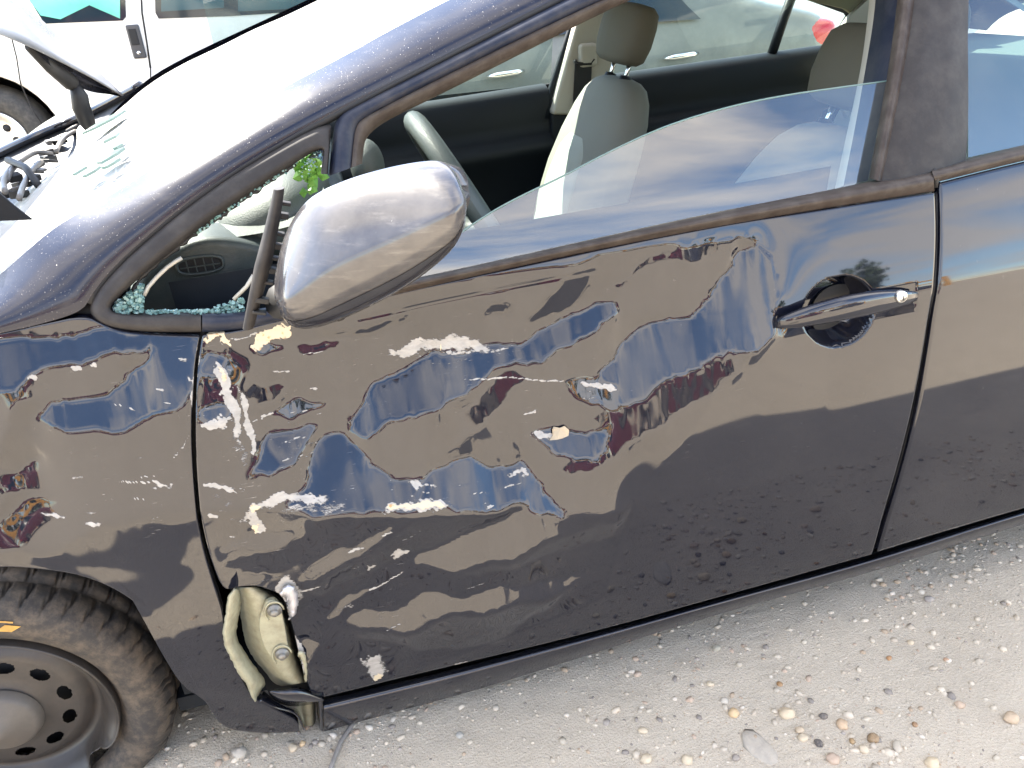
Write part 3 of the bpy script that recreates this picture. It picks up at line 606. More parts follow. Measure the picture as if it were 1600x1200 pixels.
# ------------------------------------------------------------------ the damaged car
car = empty('damaged_sedan', (0, 0, 0))
tag(car, 'black sedan with crushed front door and fender, dangling mirror, flat front tyre', 'car')
FRONT_GAP = [(316, 526), (310, 560), (307, 610), (305, 680), (310, 760), (320, 830), (333, 885), (350, 922)]
door_T = [(316, 526), (385, 517), (430, 505), (500, 488), (560, 474), (700, 442), (900, 398), (1100, 358), (1300, 325), (1460, 301)]
door_L = FRONT_GAP+[(366, 917), (400, 913), (428, 924), (442, 932), (450, 958), (458, 985), (466, 1020), (478, 1060), (490, 1092)]
door_B = [(490, 1092), (560, 1075), (615, 1061), (717, 1037), (792, 1018), (1000, 964), (1100, 936), (1362, 866)]
door_R = [(1460, 301), (1462, 380), (1453, 470), (1440, 560), (1424, 640), (1401, 730), (1380, 800), (1369, 842), (1362, 866)]
def handle_cup(P):
    q = pix(P); d = np.hypot((q[..., 0]-1311)/56, (q[..., 1]-487+(q[..., 0]-1311)*.12)/55)
    P = P.copy(); P[..., 1] += .046*np.clip((1-d)*3.6, 0, 1)**.6*(d < 1)
    # shallow seat under the rest of the handle
    e = np.abs((q[..., 1]-487)+(q[..., 0]-1320)*.20); k = (q[..., 0] > 1214) & (q[..., 0] < 1432) & (d > 1)
    P[..., 1] += np.where(k, .004*np.clip(1-e/24, 0, 1), 0)
    # pressed crease below the belt moulding
    cr_ = [(560, 499), (700, 469), (820, 445), (930, 424)]; dd = np.full(q.shape[:-1], 1e9)
    for a_, b_2 in zip(cr_[:-1], cr_[1:]):
        a_, b_2 = np.array(a_, float), np.array(b_2, float); d_ = b_2-a_; t_ = np.clip(((q-a_)@d_)/(d_@d_), 0, 1); w_ = a_+t_[..., None]*d_
        dd = np.minimum(dd, np.hypot(q[..., 0]-w_[..., 0], q[..., 1]-w_[..., 1]))
    P[..., 1] += .0012*np.clip(1-dd/4, 0, 1)
    return P
fd = panel('front_door', door_T, door_B, door_L, door_R, 460, 290, M_door, car, handle_cup, worn=True)
fd['label'] = 'crumpled and scraped black front door'
fen_T = [(-150, 552), (-60, 534), (0, 524), (70, 508), (132, 494), (165, 512), (210, 524), (312, 528)]
fen_R = [(311, 528), (304, 565), (301, 610), (298, 680), (303, 760), (313, 830), (325, 885), (342, 935), (350, 962), (351, 990), (360, 1020), (373, 1050), (395, 1092), (418, 1102), (440, 1114), (466, 1127), (468, 1144)]
fen_B = [(-150, 915), (-80, 893), (0, 884), (70, 889), (130, 899), (185, 922), (232, 957), (266, 998), (292, 1045), (320, 1095), (350, 1140), (410, 1146), (468, 1144)]
fen_L = [(-150, 552), (-152, 700), (-150, 915)]
fn = panel('front_fender', fen_T, fen_B, fen_L, fen_R, 260, 220, M_door, car, worn=True)
fn['label'] = 'dented black front fender'
rd_T = [(1468, 286), (1530, 270), (1600, 253), (1750, 218), (1950, 172)]
rd_R = [(1950, 172), (1960, 400), (1950, 700)]
rd_L = [(1468, 286), (1470, 380), (1461, 470), (1448, 560), (1433, 640), (1410, 730), (1389, 800), (1377, 840), (1371, 862)]
rd_B = [(1371, 862), (1450, 836), (1600, 789), (1750, 745), (1950, 690)]
rdoor = panel('rear_door', rd_T, rd_B, rd_L, rd_R, 120, 140, M_paint, car, dent=False)
rdoor['label'] = 'intact black rear door'
# rocker panel below the doors
rk_T = [(506, 1093), (615, 1068), (717, 1043), (792, 1024), (1000, 970), (1100, 942), (1362, 872), (1600, 795), (1950, 696)]
rk_B = [(506, 1143), (560, 1128), (740, 1080), (900, 1030), (1100, 965), (1365, 894), (1600, 818), (1950, 716)]
o, P = strip('rocker_panel', rk_T, rk_B, [.03, .006, .003, .003, .006, .014], M_low, car, 110)
mb = MB(); Pq = np.stack([P[:, -1], P[:, -1]+np.array([0, .02, -.012]), P[:, -1]+np.array([0, .22, .02]), P[:, -1]+np.array([0, .4, .02])], 1); mb.grid(Pq); mb.build('sill_underside', M_under, o, True)
# inner body behind the panel gaps
mb = MB(); X = np.linspace(.40, 2.6, 40); Z = np.linspace(.17, .93, 20)
mb.grid(np.array([[(x, float(S(x, z))+.065, z) for z in Z*(1 if x > .62 else .955)] for x in X])); mb.build('inner_body', M_black, car, True)
mb = MB(); mb.grid(np.array([[ats((px_, py_), .03) for py_ in np.linspace(462 if px_ < 168 else 499, 560, 8)] for px_ in np.linspace(-150, 330, 20)])); mb.build('inner_cowl', M_black, car, True)
mb = MB()
mb.lathe([(.42, .0), (.40, .30), (.0, .30)], (0, .22, .30), 40)
mb.build('wheel_arch_liner', M_under, car, True)
# black weather seal on the rear edge of the front door gap
gp = [ats(q, .012) for q in resample([(1463, 300), (1466, 380), (1457, 470), (1444, 560), (1429, 640), (1405, 730), (1385, 800), (1372, 850)], 40)]
mb = MB(); mb.tube(gp, .006, 8); mb.build('door_seal', M_black, car, True)

# ---- A-pillar, windscreen, roof
pL = [(-160, 560), (-60, 534), (0, 521), (70, 505), (130, 486), (142, 462), (170, 425), (212, 384), (300, 310), (400, 243), (525, 174), (700, 84), (870, -2), (1040, -85)]
pU = [(-160, 545), (-70, 484), (0, 430), (72, 365), (110, 340), (160, 312), (200, 288), (250, 255), (330, 203), (430, 143), (530, 92), (610, 47), (700, 0), (880, -88)]
n = 110; A2, B2 = resample(pL, n), resample(pU, n); k = 12; P = np.zeros((n, k, 3))
for i in range(n):
    y0 = ats(A2[i], .004)[1]
    for j in range(k):
        t = j/(k-1); P[i, j] = aty(lerp(A2[i], B2[i], t), y0 + .075*t**1.7 - .008*math.sin(math.pi*t))
mb = MB(); mb.grid(P); inn = P[:, -1]+np.array([0, .03, -.03]); mb.grid(np.stack([P[:, -1], P[:, -1]+np.array([0, .004, -.004]), inn], 1))
inn2 = P[:, 0]+np.array([0, .02, -.004]); mb.grid(np.stack([P[:, 0], P[:, 0]+np.array([0, .004, 0]), inn2], 1))
pil = mb.build('windscreen_pillar', M_pillar, car, True); pil['label'] = 'dusty black windscreen pillar with sunlit dust specks'
near = P[:, -1]+np.array([0, .006, -.006])
s0 = int(n*.12); near = resample(near[s0:], 60, False)
fpx = resample([(95, 262), (128, 238), (180, 180), (230, 131), (300, 92), (380, 55), (500, -1), (640, -68)], 60)
far = np.array([aty(q, lerp(1.36, 1.46, t)) for q, t in zip(fpx, np.linspace(0, 1, 60))])
nw = 40; P = np.zeros((60, nw, 3))
for i in range(60):
    for j in range(nw):
        t = j/(nw-1); bl = 4*t*(1-t); P[i, j] = lerp(near[i], far[i], t)+np.array([-.05, 0, .0])*bl*(1-.3*i/60)
        P[i, j, 2] += .004*mnoise.noise((i*.13, j*.13, 2))
WS = P
m, nt = NT('dusty_cracked_windscreen'); b = NB(nt)
tr = b.n('ShaderNodeBsdfTransparent'); tr.inputs[0].default_value = (.86, .93, .90, 1)
df = b.n('ShaderNodeBsdfDiffuse'); df.inputs[0].default_value = (.82, .82, .80, 1)
gl = b.n('ShaderNodeBsdfGlossy'); gl.inputs['Roughness'].default_value = .12
vo = b.n('ShaderNodeTexVoronoi', feature='DISTANCE_TO_EDGE'); vo.inputs['Scale'].default_value = 26; b.put(vo.inputs['Vector'], b.obj())
ck = b.math('MULTIPLY', b.ramp(vo.outputs['Distance'], .05, .01), b.ramp(b.noise(3, 3), .45, .6))
clear = b.math('MULTIPLY', b.ramp(b.noise(9, 3, .5), .68, .72), .6)
fa = b.math('ADD', b.math('MULTIPLY', b.math('SUBTRACT', 1.0, clear), .34), b.math('MULTIPLY', ck, .3), True)
a1 = b.n('ShaderNodeMixShader'); b.put(a1.inputs[0], .10); b.put(a1.inputs[1], tr.outputs[0]); b.put(a1.inputs[2], gl.outputs[0])
a2 = b.n('ShaderNodeMixShader'); b.put(a2.inputs[0], fa); b.put(a2.inputs[1], a1.outputs[0]); b.put(a2.inputs[2], df.outputs[0]); b.out(a2.outputs[0])
mb = MB(); mb.grid(WS); ws = mb.build('windscreen', m, car, True); ws['label'] = 'dusty cracked windscreen glaring white in the sun'
WPX = pix(WS.reshape(-1, 3)); R8 = random.Random(6)
for q, sz_ in (((172, 206), .05), ((180, 232), .022), ((190, 258), .03), ((196, 268), .018), ((200, 243), .012), ((150, 285), .016), ((128, 286), .014)):
    c0_ = Vector(WS.reshape(-1, 3)[np.argmin(np.hypot(WPX[:, 0]-q[0], WPX[:, 1]-q[1]))]); nrm_ = Vector((-.34, -.05, .94)); u_ = Vector((.94, 0, .34)); v2 = nrm_.cross(u_)
    k_ = R8.randint(5, 7); ol = [c0_+nrm_*.016+(u_*math.cos(a)+v2*math.sin(a))*sz_*R8.uniform(.5, 1.1) for a in np.linspace(0, 6.28, k_+1)[:-1]]
    mb = MB(); mb.prism(ol, nrm_*.004); mb.build('loose_glass_piece', simple('pale_green_glass', (.16, .23, .21), .15, var=.2), ws)
# far pillar and roof
mb = MB(); P = np.stack([far+np.array([0, 0, .012]), far+np.array([.005, .03, .010]), far+np.array([.02, .07, -.04]), far+np.array([.03, .05, -.07]), far+np.array([.0, .0, -.03])], 1); mb.grid(P)
mb.build('far_windscreen_pillar', M_pillar, car, True)
rail = np.array([near[-1]+(0, -.006, .006), (1.30, .345, 1.335), (1.7, .36, 1.352), (2.1, .36, 1.335), (2.45, .345, 1.285), (2.75, .335, 1.19), (3.02, .33, 1.06)])
rail = resample(rail, 60); frail = rail*np.array([1, -1, 1])+np.array([0, 1.76, .02]); frail[0] = far[-1]
P = np.zeros((60, 24, 3))
for i in range(60):
    for j in range(24):
        t = j/23; P[i, j] = lerp(rail[i], frail[i], t); P[i, j, 2] += .055*(4*t*(1-t))**.8*(1-max(0, (i-42)/18)*.5)
ir = 40
mb = MB(); mb.grid(P[:ir+1]); rf = mb.build('roof', M_pillar, car, True)
mb = MB(); mb.grid(P[:ir+1]-np.array([0, 0, .035])); mb.build('headliner', M_beige, rf, True)
mb = MB(); mb.grid(P[ir:]); mb.build('rear_window', M_rearglass, car, True)
def ztop(x): return np.interp(x, [.6, .8, 1.015, 1.3, 1.6, 2.0, 2.35, 2.6, 2.8, 3.02], [1.10, 1.19, 1.255, 1.285, 1.292, 1.275, 1.215, 1.12, 1.04, 1.0])
for nm, sgn in (('roof_side_rail', 0), ('far_roof_side_rail', 1)):
    Q = []
    for p in (rail if not sgn else frail):
        z1 = float(ztop(p[0])); y1 = float(S(p[0], z1))+.004; q1 = np.array([p[0], y1 if not sgn else 1.76-y1, z1])
        sg = -1 if not sgn else 1
        Q.append([lerp(q1, p, t)+np.array([0, sg*.016*math.sin(math.pi*t), .008*math.sin(math.pi*t)]) for t in np.linspace(0, 1, 6)]+[p+np.array([0, -sg*.03, -.03])])
    mb = MB(); mb.grid(np.array(Q)); mb.build(nm, M_pillar, car, True)
# rear body, trunk, far flank, nose
def flank(name, x0, x1, z0f, z1f, farside, mtl, n=24):
    Q = [[(x, (float(S(x, z)) if not farside else 1.76-float(S(x, z)))+.003, z) for z in np.linspace(z0f(x), z1f(x), 14)] for x in np.linspace(x0, x1, n)]
    mb = MB(); mb.grid(np.array(Q)); return mb.build(name, mtl, car, True)
PX = ats((1955, 300))[0]
arch = lambda xc: (lambda x: max(.24, .30+math.sqrt(max(0, .36**2-(x-xc)**2)) if abs(x-xc) < .36 else .24))
flank('rear_quarter', PX+.006, 3.5, arch(2.7), lambda x: float(np.interp(x, [1.9, 2.5, 3.1, 3.5], [1.0, 1.02, 1.03, .98])), False, M_paint, 60)
flank('far_flank', .36, 3.5, arch(2.7), lambda x: .96, True, M_paint, 60)
flank('front_corner', -.9, -.168, arch(0.0), lambda x: .86, False, M_paint, 40)
flank('far_front_fender', -.9, .35, arch(0.0), lambda x: .93, True, M_paint, 40)
mb = MB(); mb.grid(np.array([[(lerp(3.02, 3.55, u), y, lerp(1.05, 1.0, u)-.02*abs(y-.88)) for y in np.linspace(.08, 1.68, 12)] for u in np.linspace(0, 1, 8)]+[[(3.58, y, .5) for y in np.linspace(.08, 1.68, 12)], [(3.5, y, .25) for y in np.linspace(.1, 1.66, 12)]]))
mb.build('trunk', M_paint, car, True)
mb = MB(); mb.grid(np.array([[(-.92-.10*math.sin(math.pi*(y-.1)/1.56), y, z) for z in (.22, .45, .62)] for y in np.linspace(.1, 1.66, 14)])); mb.build('front_bumper', M_paint, car, True)
# ---- front side: quarter-window trim, door window frame, belt mouldings
q_out = [(512, 272), (516, 222), (520, 182), (400, 247), (300, 314), (212, 388), (172, 428), (146, 462), (138, 482), (150, 504), (185, 516), (240, 519), (314, 519)]
q_in = [(502, 272), (504, 250), (506, 226), (420, 282), (320, 352), (235, 420), (195, 455), (178, 473), (174, 480), (178, 487), (200, 490), (245, 491), (314, 490)]
o, P = strip('quarter_window_trim', q_out, q_in, [.012, -.005, -.0055, -.0055, -.005, .018], M_trim, car, 140)
mb = MB(); Pq = np.stack([P[:, -1], P[:, -1]+np.array([0, .014, 0])], 1); mb.grid(Pq); mb.build('trim_return', M_black, o, True)
o, P = strip('door_trim_corner', [(316, 519), (350, 518), (385, 514), (440, 503), (520, 483), (560, 472)], [(316, 489), (350, 490), (375, 488), (430, 478), (520, 462), (600, 446)], [.01, -.006, -.008, -.006, .012], M_frame, car, 50)
# window frame of the door: navy outer band, rubber inner channel
f_out = [(514, 275), (518, 222), (526, 180), (545, 169), (700, 90), (880, -2), (1060, -92)]
f_mid = [(549, 262), (552, 225), (556, 196), (570, 182), (700, 116), (850, 42), (1090, -70)]
o, P = strip('door_window_frame', f_out, f_mid, [.014, -.003, -.005, -.004, .006], M_frame, fd, 90)
f_in = [(566, 256), (568, 232), (572, 214), (600, 190), (700, 142), (830, 76), (965, 8), (1100, -48)]
o, P = strip('window_channel', f_mid, f_in, [.004, .002, .010, .013, .030], M_rubber, fd, 90)
mb = MB(); Pq = np.stack([P[:, -1], P[:, -1]+np.array([0, .06, .01])], 1); mb.grid(Pq); mb.build('frame_return', M_black, fd, True)
o, P = strip('belt_moulding', [(520, 470), (620, 440), (700, 424), (900, 379), (1100, 335), (1300, 296), (1395, 276), (1458, 263)], [(540, 477), (620, 460), (700, 441), (900, 397), (1100, 357), (1300, 324), (1400, 309), (1460, 299)], [.026, -.002, -.010, -.013, -.010, -.004, .004], M_rubber, fd, 90)
o, P = strip('rear_belt_moulding', [(1454, 262), (1520, 246), (1600, 226), (1750, 190), (1950, 144)], [(1462, 285), (1530, 268), (1600, 251), (1750, 216), (1950, 171)], [.026, -.002, -.010, -.012, -.008, .002], M_rubber, rdoor, 40)
mb = MB(); mb.tube([ats((1456, 262), .004), ats((1463, 276), -.004), ats((1460, 292), .004)], .005, 6); mb.build('moulding_end', M_black, rdoor, True)
# B-pillar cover and window channel beside it
o, P = strip('pillar_cover', [(1433, -60), (1425, 20), (1410, 110), (1392, 200), (1373, 290)], [(1516, -60), (1512, 40), (1513, 130), (1513, 190), (1508, 264)], [.012, .000, -.002, -.002, -.002, .000, .012], M_trim, fd, 50)
o, P = strip('rear_run_channel', [(1408, -60), (1400, 20), (1388, 110), (1372, 200), (1358, 278)], [(1438, -60), (1430, 20), (1415, 110), (1397, 200), (1380, 285)], [.030, .012, .004, .008, .012], M_rubber, fd, 50)
o, P = strip('inner_pillar_strip', [(1372, -60), (1367, 20), (1352, 110), (1336, 200), (1318, 290)], [(1408, -60), (1400, 20), (1388, 110), (1372, 200), (1356, 282)], [.10, .075, .05, .035], M_frame, car, 40)
o, P = strip('inner_pillar_trim', [(1362, -60), (1357, 20), (1345, 110), (1325, 200), (1304, 296)], [(1372, -60), (1367, 20), (1352, 110), (1336, 200), (1318, 290)], [.13, .11, .10], M_beige, car, 40)
# glass of the front door, half wound down
GT = resample([(640, 424), (690, 385), (760, 335), (820, 303), (875, 278), (945, 240), (1040, 196), (1140, 166), (1230, 148), (1330, 134), (1398, 125)], 50)
GB = resample([(600, 452), (700, 430), (900, 386), (1100, 342), (1250, 312), (1372, 286)], 50)
P = np.zeros((50, 14, 3))
for i in range(50):
    for j in range(14): P[i, j] = ats(lerp(GT[i], GB[i], j/13), .030)
mb = MB(); mb.grid(P); dg_ = mb.build('door_glass', M_doorglass, fd, True); dg_['label'] = 'half lowered door glass mirroring the sky'
mb = MB(); mb.tube(P[:, 0], .0013, 6); mb.build('glass_edge', simple('glass_edge_green', (.10, .16, .15), .15, var=.1), fd, True)
P = np.array([[ats((lerp(1511+2*v_, 1960, u), lerp(-70, 246-0*u, v_)-u*v_*100), .024) for v_ in np.linspace(0, 1, 10)] for u in np.linspace(0, 1, 14)])
mb = MB(); mb.grid(P); mb.build('rear_door_glass', M_rearglass, rdoor, True)
# ---- door handle
mb = MB(); n = 40; Q = []
for i in range(n):
    t = i/(n-1); px = np.array([lerp(1213, 1431, t), lerp(506, 463, t)-4*math.sin(math.pi*t)])
    c = ats(px, -.006-.024*math.sin(math.pi*min(1, max(0, t)))**.55)
    r = .0185*(math.sin(math.pi*(.04+.92*t))**.45)*(1.08-.16*abs(t-.75)); row = []
    for k in range(14):
        a = 2*math.pi*k/14; ca_, sa = math.cos(a), math.sin(a)
        row.append(c+np.array([0, -r*.62*math.copysign(abs(ca_)**.8, ca_), r*math.copysign(abs(sa)**.8, sa)]))
    Q.append(row+[row[0]])
mb.grid(np.array(Q)); mb.add([Q[0][k] for k in range(14)], [tuple(range(14))]); mb.add([Q[-1][k] for k in range(14)], [tuple(range(13, -1, -1))])
mb.build('door_handle', M_paint, fd, True)
c = ats((1409, 464), -.034)
mb = MB(); mb.lathe([(.0, -.004), (.0062, -.004), (.0064, -.002), (.0078, -.003), (.0094, -.0005), (.0096, .006)], c, 24); lk = mb.build('lock_cylinder', M_silver, fd, True)
mb = MB(); mb.box((c[0], c[1]-.0042, c[2]), (.0014, .001, .008)); mb.build('key_slot', M_black, fd)
mb = MB(); mb.tube([ats((1392, 456), -.022), ats((1394, 466), -.0335), ats((1397, 478), -.024)], .0007, 5); mb.build('handle_seam', M_black, fd, True)

mb = MB(); mb.prism([ats((1311+44*math.cos(a), 487+43*math.sin(a)-5*math.cos(a)), .040) for a in np.linspace(0, 2*math.pi, 30)[:-1]], (0, .003, 0)); mb.build('recess_shade_disc', M_black, fd)  # black disc laid in the recess to paint its shade
# ---- side mirror, broken loose
mt = resample([(430, 428), (440, 378), (462, 332), (492, 302), (545, 279), (600, 263), (650, 253), (690, 250), (708, 262), (715, 290)], 44)
mbm = resample([(431, 462), (446, 486), (470, 496), (505, 494), (560, 473), (620, 441), (668, 404), (700, 370), (715, 340), (718, 312)], 44)
Q = []
for i in range(44):
    t = i/43; ym = lerp(-.085, -.185, t); T_, B_ = aty(mt[i], ym), aty(mbm[i], ym+.01)
    env = min(1, (t+.04)*7)**.6*min(1, (1.03-t)*5)**.55; d = .088*env; row = []
    for s in np.linspace(0, 1, 26):
        base = lerp(T_, B_, s)
        dep = d*(s/.47)**.62 if s < .47 else d*math.sqrt(max(0, 1-((s-.47)/.53)**2.3))
        row.append(base+np.array([0, -dep, .15*dep*(1 if s < .47 else 1)*(1-s)]))
    for s in np.linspace(1, 0, 12)[1:-1]: row.append(lerp(T_, B_, s)+np.array([.012, .028*env*math.sin(math.pi*s), 0]))
    row.append(row[0]); Q.append(row)
Q = np.array(Q); mb = MB(); mb.grid(Q); n = Q.shape[1]-1
mb.add(Q[0, :n], [tuple(range(n))]); mb.add(Q[-1, :n], [tuple(range(n-1, -1, -1))])
mir = mb.build('side_mirror', paint('mirror_paint', c=(.006, .007, .014), dust=.22, speck=.5, rough=.07), car, True); mir['label'] = 'scuffed black mirror housing hanging loose at the window corner'
# lower trim band of the housing
Q2 = np.stack([Q[:, 19]+np.array([0, -.001, 0]), Q[:, 21]+np.array([0, -.004, -.001]), Q[:, 23]+np.array([0, -.003, -.002]), Q[:, 25]+np.array([0, .004, -.002])], 1)[2:-3]
mb = MB(); mb.grid(Q2); mb.build('housing_band', M_low, mir, True)
cl = resample([(436, 294), (430, 330), (418, 385), (405, 440), (393, 490), (388, 512)], 24); mb = MB(); Q = []
for i, q in enumerate(cl):
    t = i/23; wd = .006*(1-abs(t-.55)*1.1)+.003; a = aty(q, lerp(-.075, -.045, t)); row = []
    for k in range(10):
        an = 2*math.pi*k/10; row.append(a+np.array([wd*math.cos(an)*1.1, .018*(1-.5*abs(2*t-1))*math.sin(an), 0]))
    Q.append(row+[row[0]])
Q = np.array(Q); mb.grid(Q); mb.add(Q[0, :10], [tuple(range(10))]); mb.add(Q[-1, :10], [tuple(range(9, -1, -1))])
mb.build('base_cover', M_trim, mir, True)
for k in range(9):
    t = .12+.095*k; q = cl[int(t*23)]; a = aty((q[0]+11, q[1]+4), -.06)
    mb = MB(); mb.box(a, (.015, .010, .0065 if k % 2 else .004), Matrix.Rotation(.3, 3, 'Y')); mb.build('clip', M_black if k % 3 else M_trim, mir, bevel=.001)
mb = MB(); mb.tube([aty((438, 470), -.06), aty((470, 478), -.03), aty((500, 480), .01)], [.022, .02, .018], 10); mb.build('mirror_arm', M_black, mir, True)
mb = MB(); mb.tube([aty((505, 495), -.09), aty((530, 492), -.07), aty((548, 484), -.06)], [.004, .008, .004], 8); mb.build('broken_tab', M_trim, mir, True)

# ---- front wheel, flat and bent
_h = aty((-6, 1150), .085); wc = tuple(_h); WK = .86
TP = [(.205, .03), (.222, .012), (.25, .002), (.275, .004), (.290, .014), (.297, .026), (.303, .034), (.304, .058), (.298, .062), (.298, .068), (.306, .072), (.307, .098), (.300, .102), (.300, .108), (.307, .112), (.306, .142), (.298, .146), (.298, .152), (.303, .156), (.298, .180), (.280, .195), (.21, .18)]
def tyre_fn(a, j, r, h):
    i = int(round(a/(2*math.pi)*720))
    if 5 <= j <= 7 and ((i+2*j) % 14 < 2): r -= .007
    if 10 <= j <= 15 and ((i+3*j) % 18 < 2): r -= .006
    if 17 <= j <= 19 and (i % 14 < 2): r -= .006
    lowk = max(0, -math.sin(a)-.55)/.45                       # flat on the ground
    if lowk > 0: r = min(r, r-(r-.17)*.45*lowk); h -= .03*lowk*math.sin(math.pi*min(j, 21)/21)
    return r, h
fw = empty('front_wheel'); fw.parent = car
fw.rotation_euler = (0, 0, 0)
TP = [(r*WK, h) for r, h in TP]
mb = MB(); mb.lathe(TP, wc, 720, fn=tyre_fn); mb.build('tyre', M_tyre, fw, True)
RP0 = [(.0, .028), (.030, .028), (.050, .030), (.062, .036), (.075, .044), (.092, .046), (.128, .049), (.140, .052), (.150, .060), (.158, .064), (.166, .058), (.176, .040), (.186, .026), (.196, .018), (.203, .012), (.205, .008), (.207, .012), (.206, .03)]
rr_ = sorted(set([q[0] for q in RP0[:-1]]+list(np.arange(.094, .128, .0025)))); RP = [(r, float(np.interp(r, [q[0] for q in RP0[:-1]], [q[1] for q in RP0[:-1]]))) for r in rr_]+[RP0[-1]]
RP = [(r*WK, h) for r, h in RP]
def rim_fn(a, j, r, h):
    d = (a-rad(318)+math.pi) % (2*math.pi)-math.pi              # kerb strike bends the lip
    k = math.exp(-(d/.20)**2)
    if r > .150: r -= .030*k*(r-.150)/.028; h += .012*k*math.sin(d*22)*(r > .155)
    d2 = (a-rad(335)+math.pi) % (2*math.pi)-math.pi
    if r > .158: h -= .010*math.exp(-(d2/.12)**2)
    return r, h
def rim_skip(i, j):
    a = (i+.5)/300*2*math.pi; st_ = 2*math.pi/11; d = (a+.15) % st_-st_/2; r = (RP[j][0]+RP[min(j+1, len(RP)-1)][0])/2
    return ((r/WK-.111)/.012)**2+(d*.111/.0185)**2 < 1
mb = MB(); mb.lathe(RP, wc, 300, fn=rim_fn, skip=rim_skip); mb.build('rim', M_steel, fw, True)
mb = MB(); mb.lathe([(.0, .075), (.125, .075), (.125, .10), (.0, .10)], wc, 40); mb.build('dark_backing_disc', M_black, fw, True)  # black backing disc, put in to darken the rim holes
mb = MB(); mb.lathe([(r_*WK, h_) for r_, h_ in ((.0, -.004), (.012, -.004), (.018, .002), (.024, .004), (.034, .012), (.058, .018), (.066, .024), (.070, .036))], wc, 60); mb.build('hub_cap', M_hub, fw, True)
# yellow print on the sidewall: a thin band and slanted blocks
M_yel = simple('faded_yellow_print', (.42, .24, .05), .7, var=.5, vs_=40, dust=.4, dustc=(.12, .09, .06))
mb = MB()
def side_arc(r0, r1, a0, a1, nn=24, sl=0):
    Q = []
    for i in range(nn):
        a = lerp(a0, a1, i/(nn-1)); row = []
        for r in (r0, (r0+r1)/2, r1):
            hh = np.interp(r, [q[0] for q in TP[:6]], [q[1] for q in TP[:6]]); aa = a+sl*(r-r0)/(r1-r0)
            row.append((wc[0]+r*math.cos(aa), wc[1]+hh-.0016, wc[2]+r*math.sin(aa)))
        Q.append(row)
    mb.grid(np.array(Q))
side_arc(.268*WK, .2715*WK, rad(66), rad(130)); 
for a0 in (66, 77, 88, 99, 110): side_arc(.250*WK, .2635*WK, rad(a0), rad(a0+5.5), 8, -.05)
mb.build('sidewall_print', M_yel, fw, True)

# the rear wheel is the same kind, whole and upright
rw = empty('rear_wheel', (2.70-wc[0], 0, .03)); rw.parent = car
for ch in list(fw.children):
    if ch.name.startswith('sidewall'): continue
    c_ = ch.copy(); col.objects.link(c_); c_.parent = rw
# ---- torn corner at the hinge: cream primer metal
def ribbon(name, A_, B_, offs, mtl, parent, n=40, jag=.0):
    A2, B2 = resample(A_, n), resample(B_, n); k = len(offs); P = np.zeros((n, k, 3)); R9 = random.Random(5)
    for i in range(n):
        ja = np.array([R9.uniform(-1, 1), R9.uniform(-1, 1)])*jag; jb = np.array([R9.uniform(-1, 1), R9.uniform(-1, 1)])*jag
        for j in range(k):
            t = j/(k-1); P[i, j] = ats(lerp(A2[i]+ja, B2[i]+jb, t), offs[j])
    mb = MB(); mb.grid(P); o = mb.build(name, mtl, parent, True)
    s = o.modifiers.new('thick', 'SOLIDIFY'); s.thickness = .0018; s.offset = 0
    return o
hp = empty('torn_hinge_corner', (0, 0, 0)); hp.parent = car; hp['label'] = 'torn metal corner showing cream primer and hinge bolts'
ribbon('torn_flap', [(366, 919), (356, 931), (353, 965), (348, 980), (350, 1007), (364, 1034), (374, 1056), (386, 1066), (393, 1088), (399, 1096)],
       [(373, 921), (376, 942), (372, 965), (368, 990), (373, 1004), (384, 1022), (400, 1045), (417, 1066), (404, 1082), (400, 1094)], [-.012, -.016, -.010, .004, .014], M_cream, hp, 46, .9)
ribbon('hinge_channel', [(370, 918), (375, 947), (380, 985), (386, 1010), (400, 1033), (417, 1051), (428, 1067), (441, 1071)],
       [(402, 916), (436, 930), (447, 960), (454, 982), (462, 1016), (470, 1042), (477, 1055), (479, 1066)], [.05, .030, .016, .010, .010, .013, .024, .045], M_cream, hp, 46, .5)
mb = MB(); out = [ats(q, .002) for q in resample([(416, 941), (430, 936), (440, 952), (446, 985), (451, 1015), (446, 1032), (430, 1037), (423, 1027), (412, 1012), (404, 985), (406, 960), (416, 941)], 40)[:-1]]
mb.prism(out, (0, .01, 0)); mb.build('hinge_plate', M_cream, hp, bevel=.002)
for q in ((429, 956), (441, 1024)):
    c = ats(q, -.004); mb = MB(); mb.lathe([(.0, -.007), (.005, -.0065), (.0066, -.004), (.0068, .0), (.0105, .001), (.0115, .004)], c, 18); mb.build('hinge_bolt', M_bolt, hp, True)
    Q = [ats((q[0]+15*math.cos(a), q[1]+15*math.sin(a)*1.05), -.0005) for a in np.linspace(2.2, 6.0, 16)]
    mb = MB(); mb.tube(Q, .0014, 6); mb.build('hinge_knuckle', M_cream, hp, True)
ribbon('lower_flap', [(424, 1078), (440, 1076), (462, 1072), (480, 1078), (506, 1092)], [(420, 1082), (432, 1097), (455, 1104), (480, 1101), (505, 1096)], [.006, -.006, -.008, .0, .02], M_low, hp, 30)
ribbon('sill_end', [(463, 1100), (466, 1118), (470, 1135)], [(492, 1094), (493, 1115), (492, 1133)], [.05, .035, .03, .045], M_cream, hp, 16)
ribbon('sill_lip', [(503, 1088), (503, 1112), (505, 1142)], [(494, 1090), (496, 1115), (500, 1140)], [.002, .004, .03], M_low, hp, 16)
ribbon('folded_edge', [(404, 1098), (425, 1106), (445, 1110), (465, 1116), (474, 1140)], [(412, 1080), (430, 1096), (452, 1104), (467, 1108), (478, 1142)], [.0, .004, .02, .035], M_paint, hp, 26)
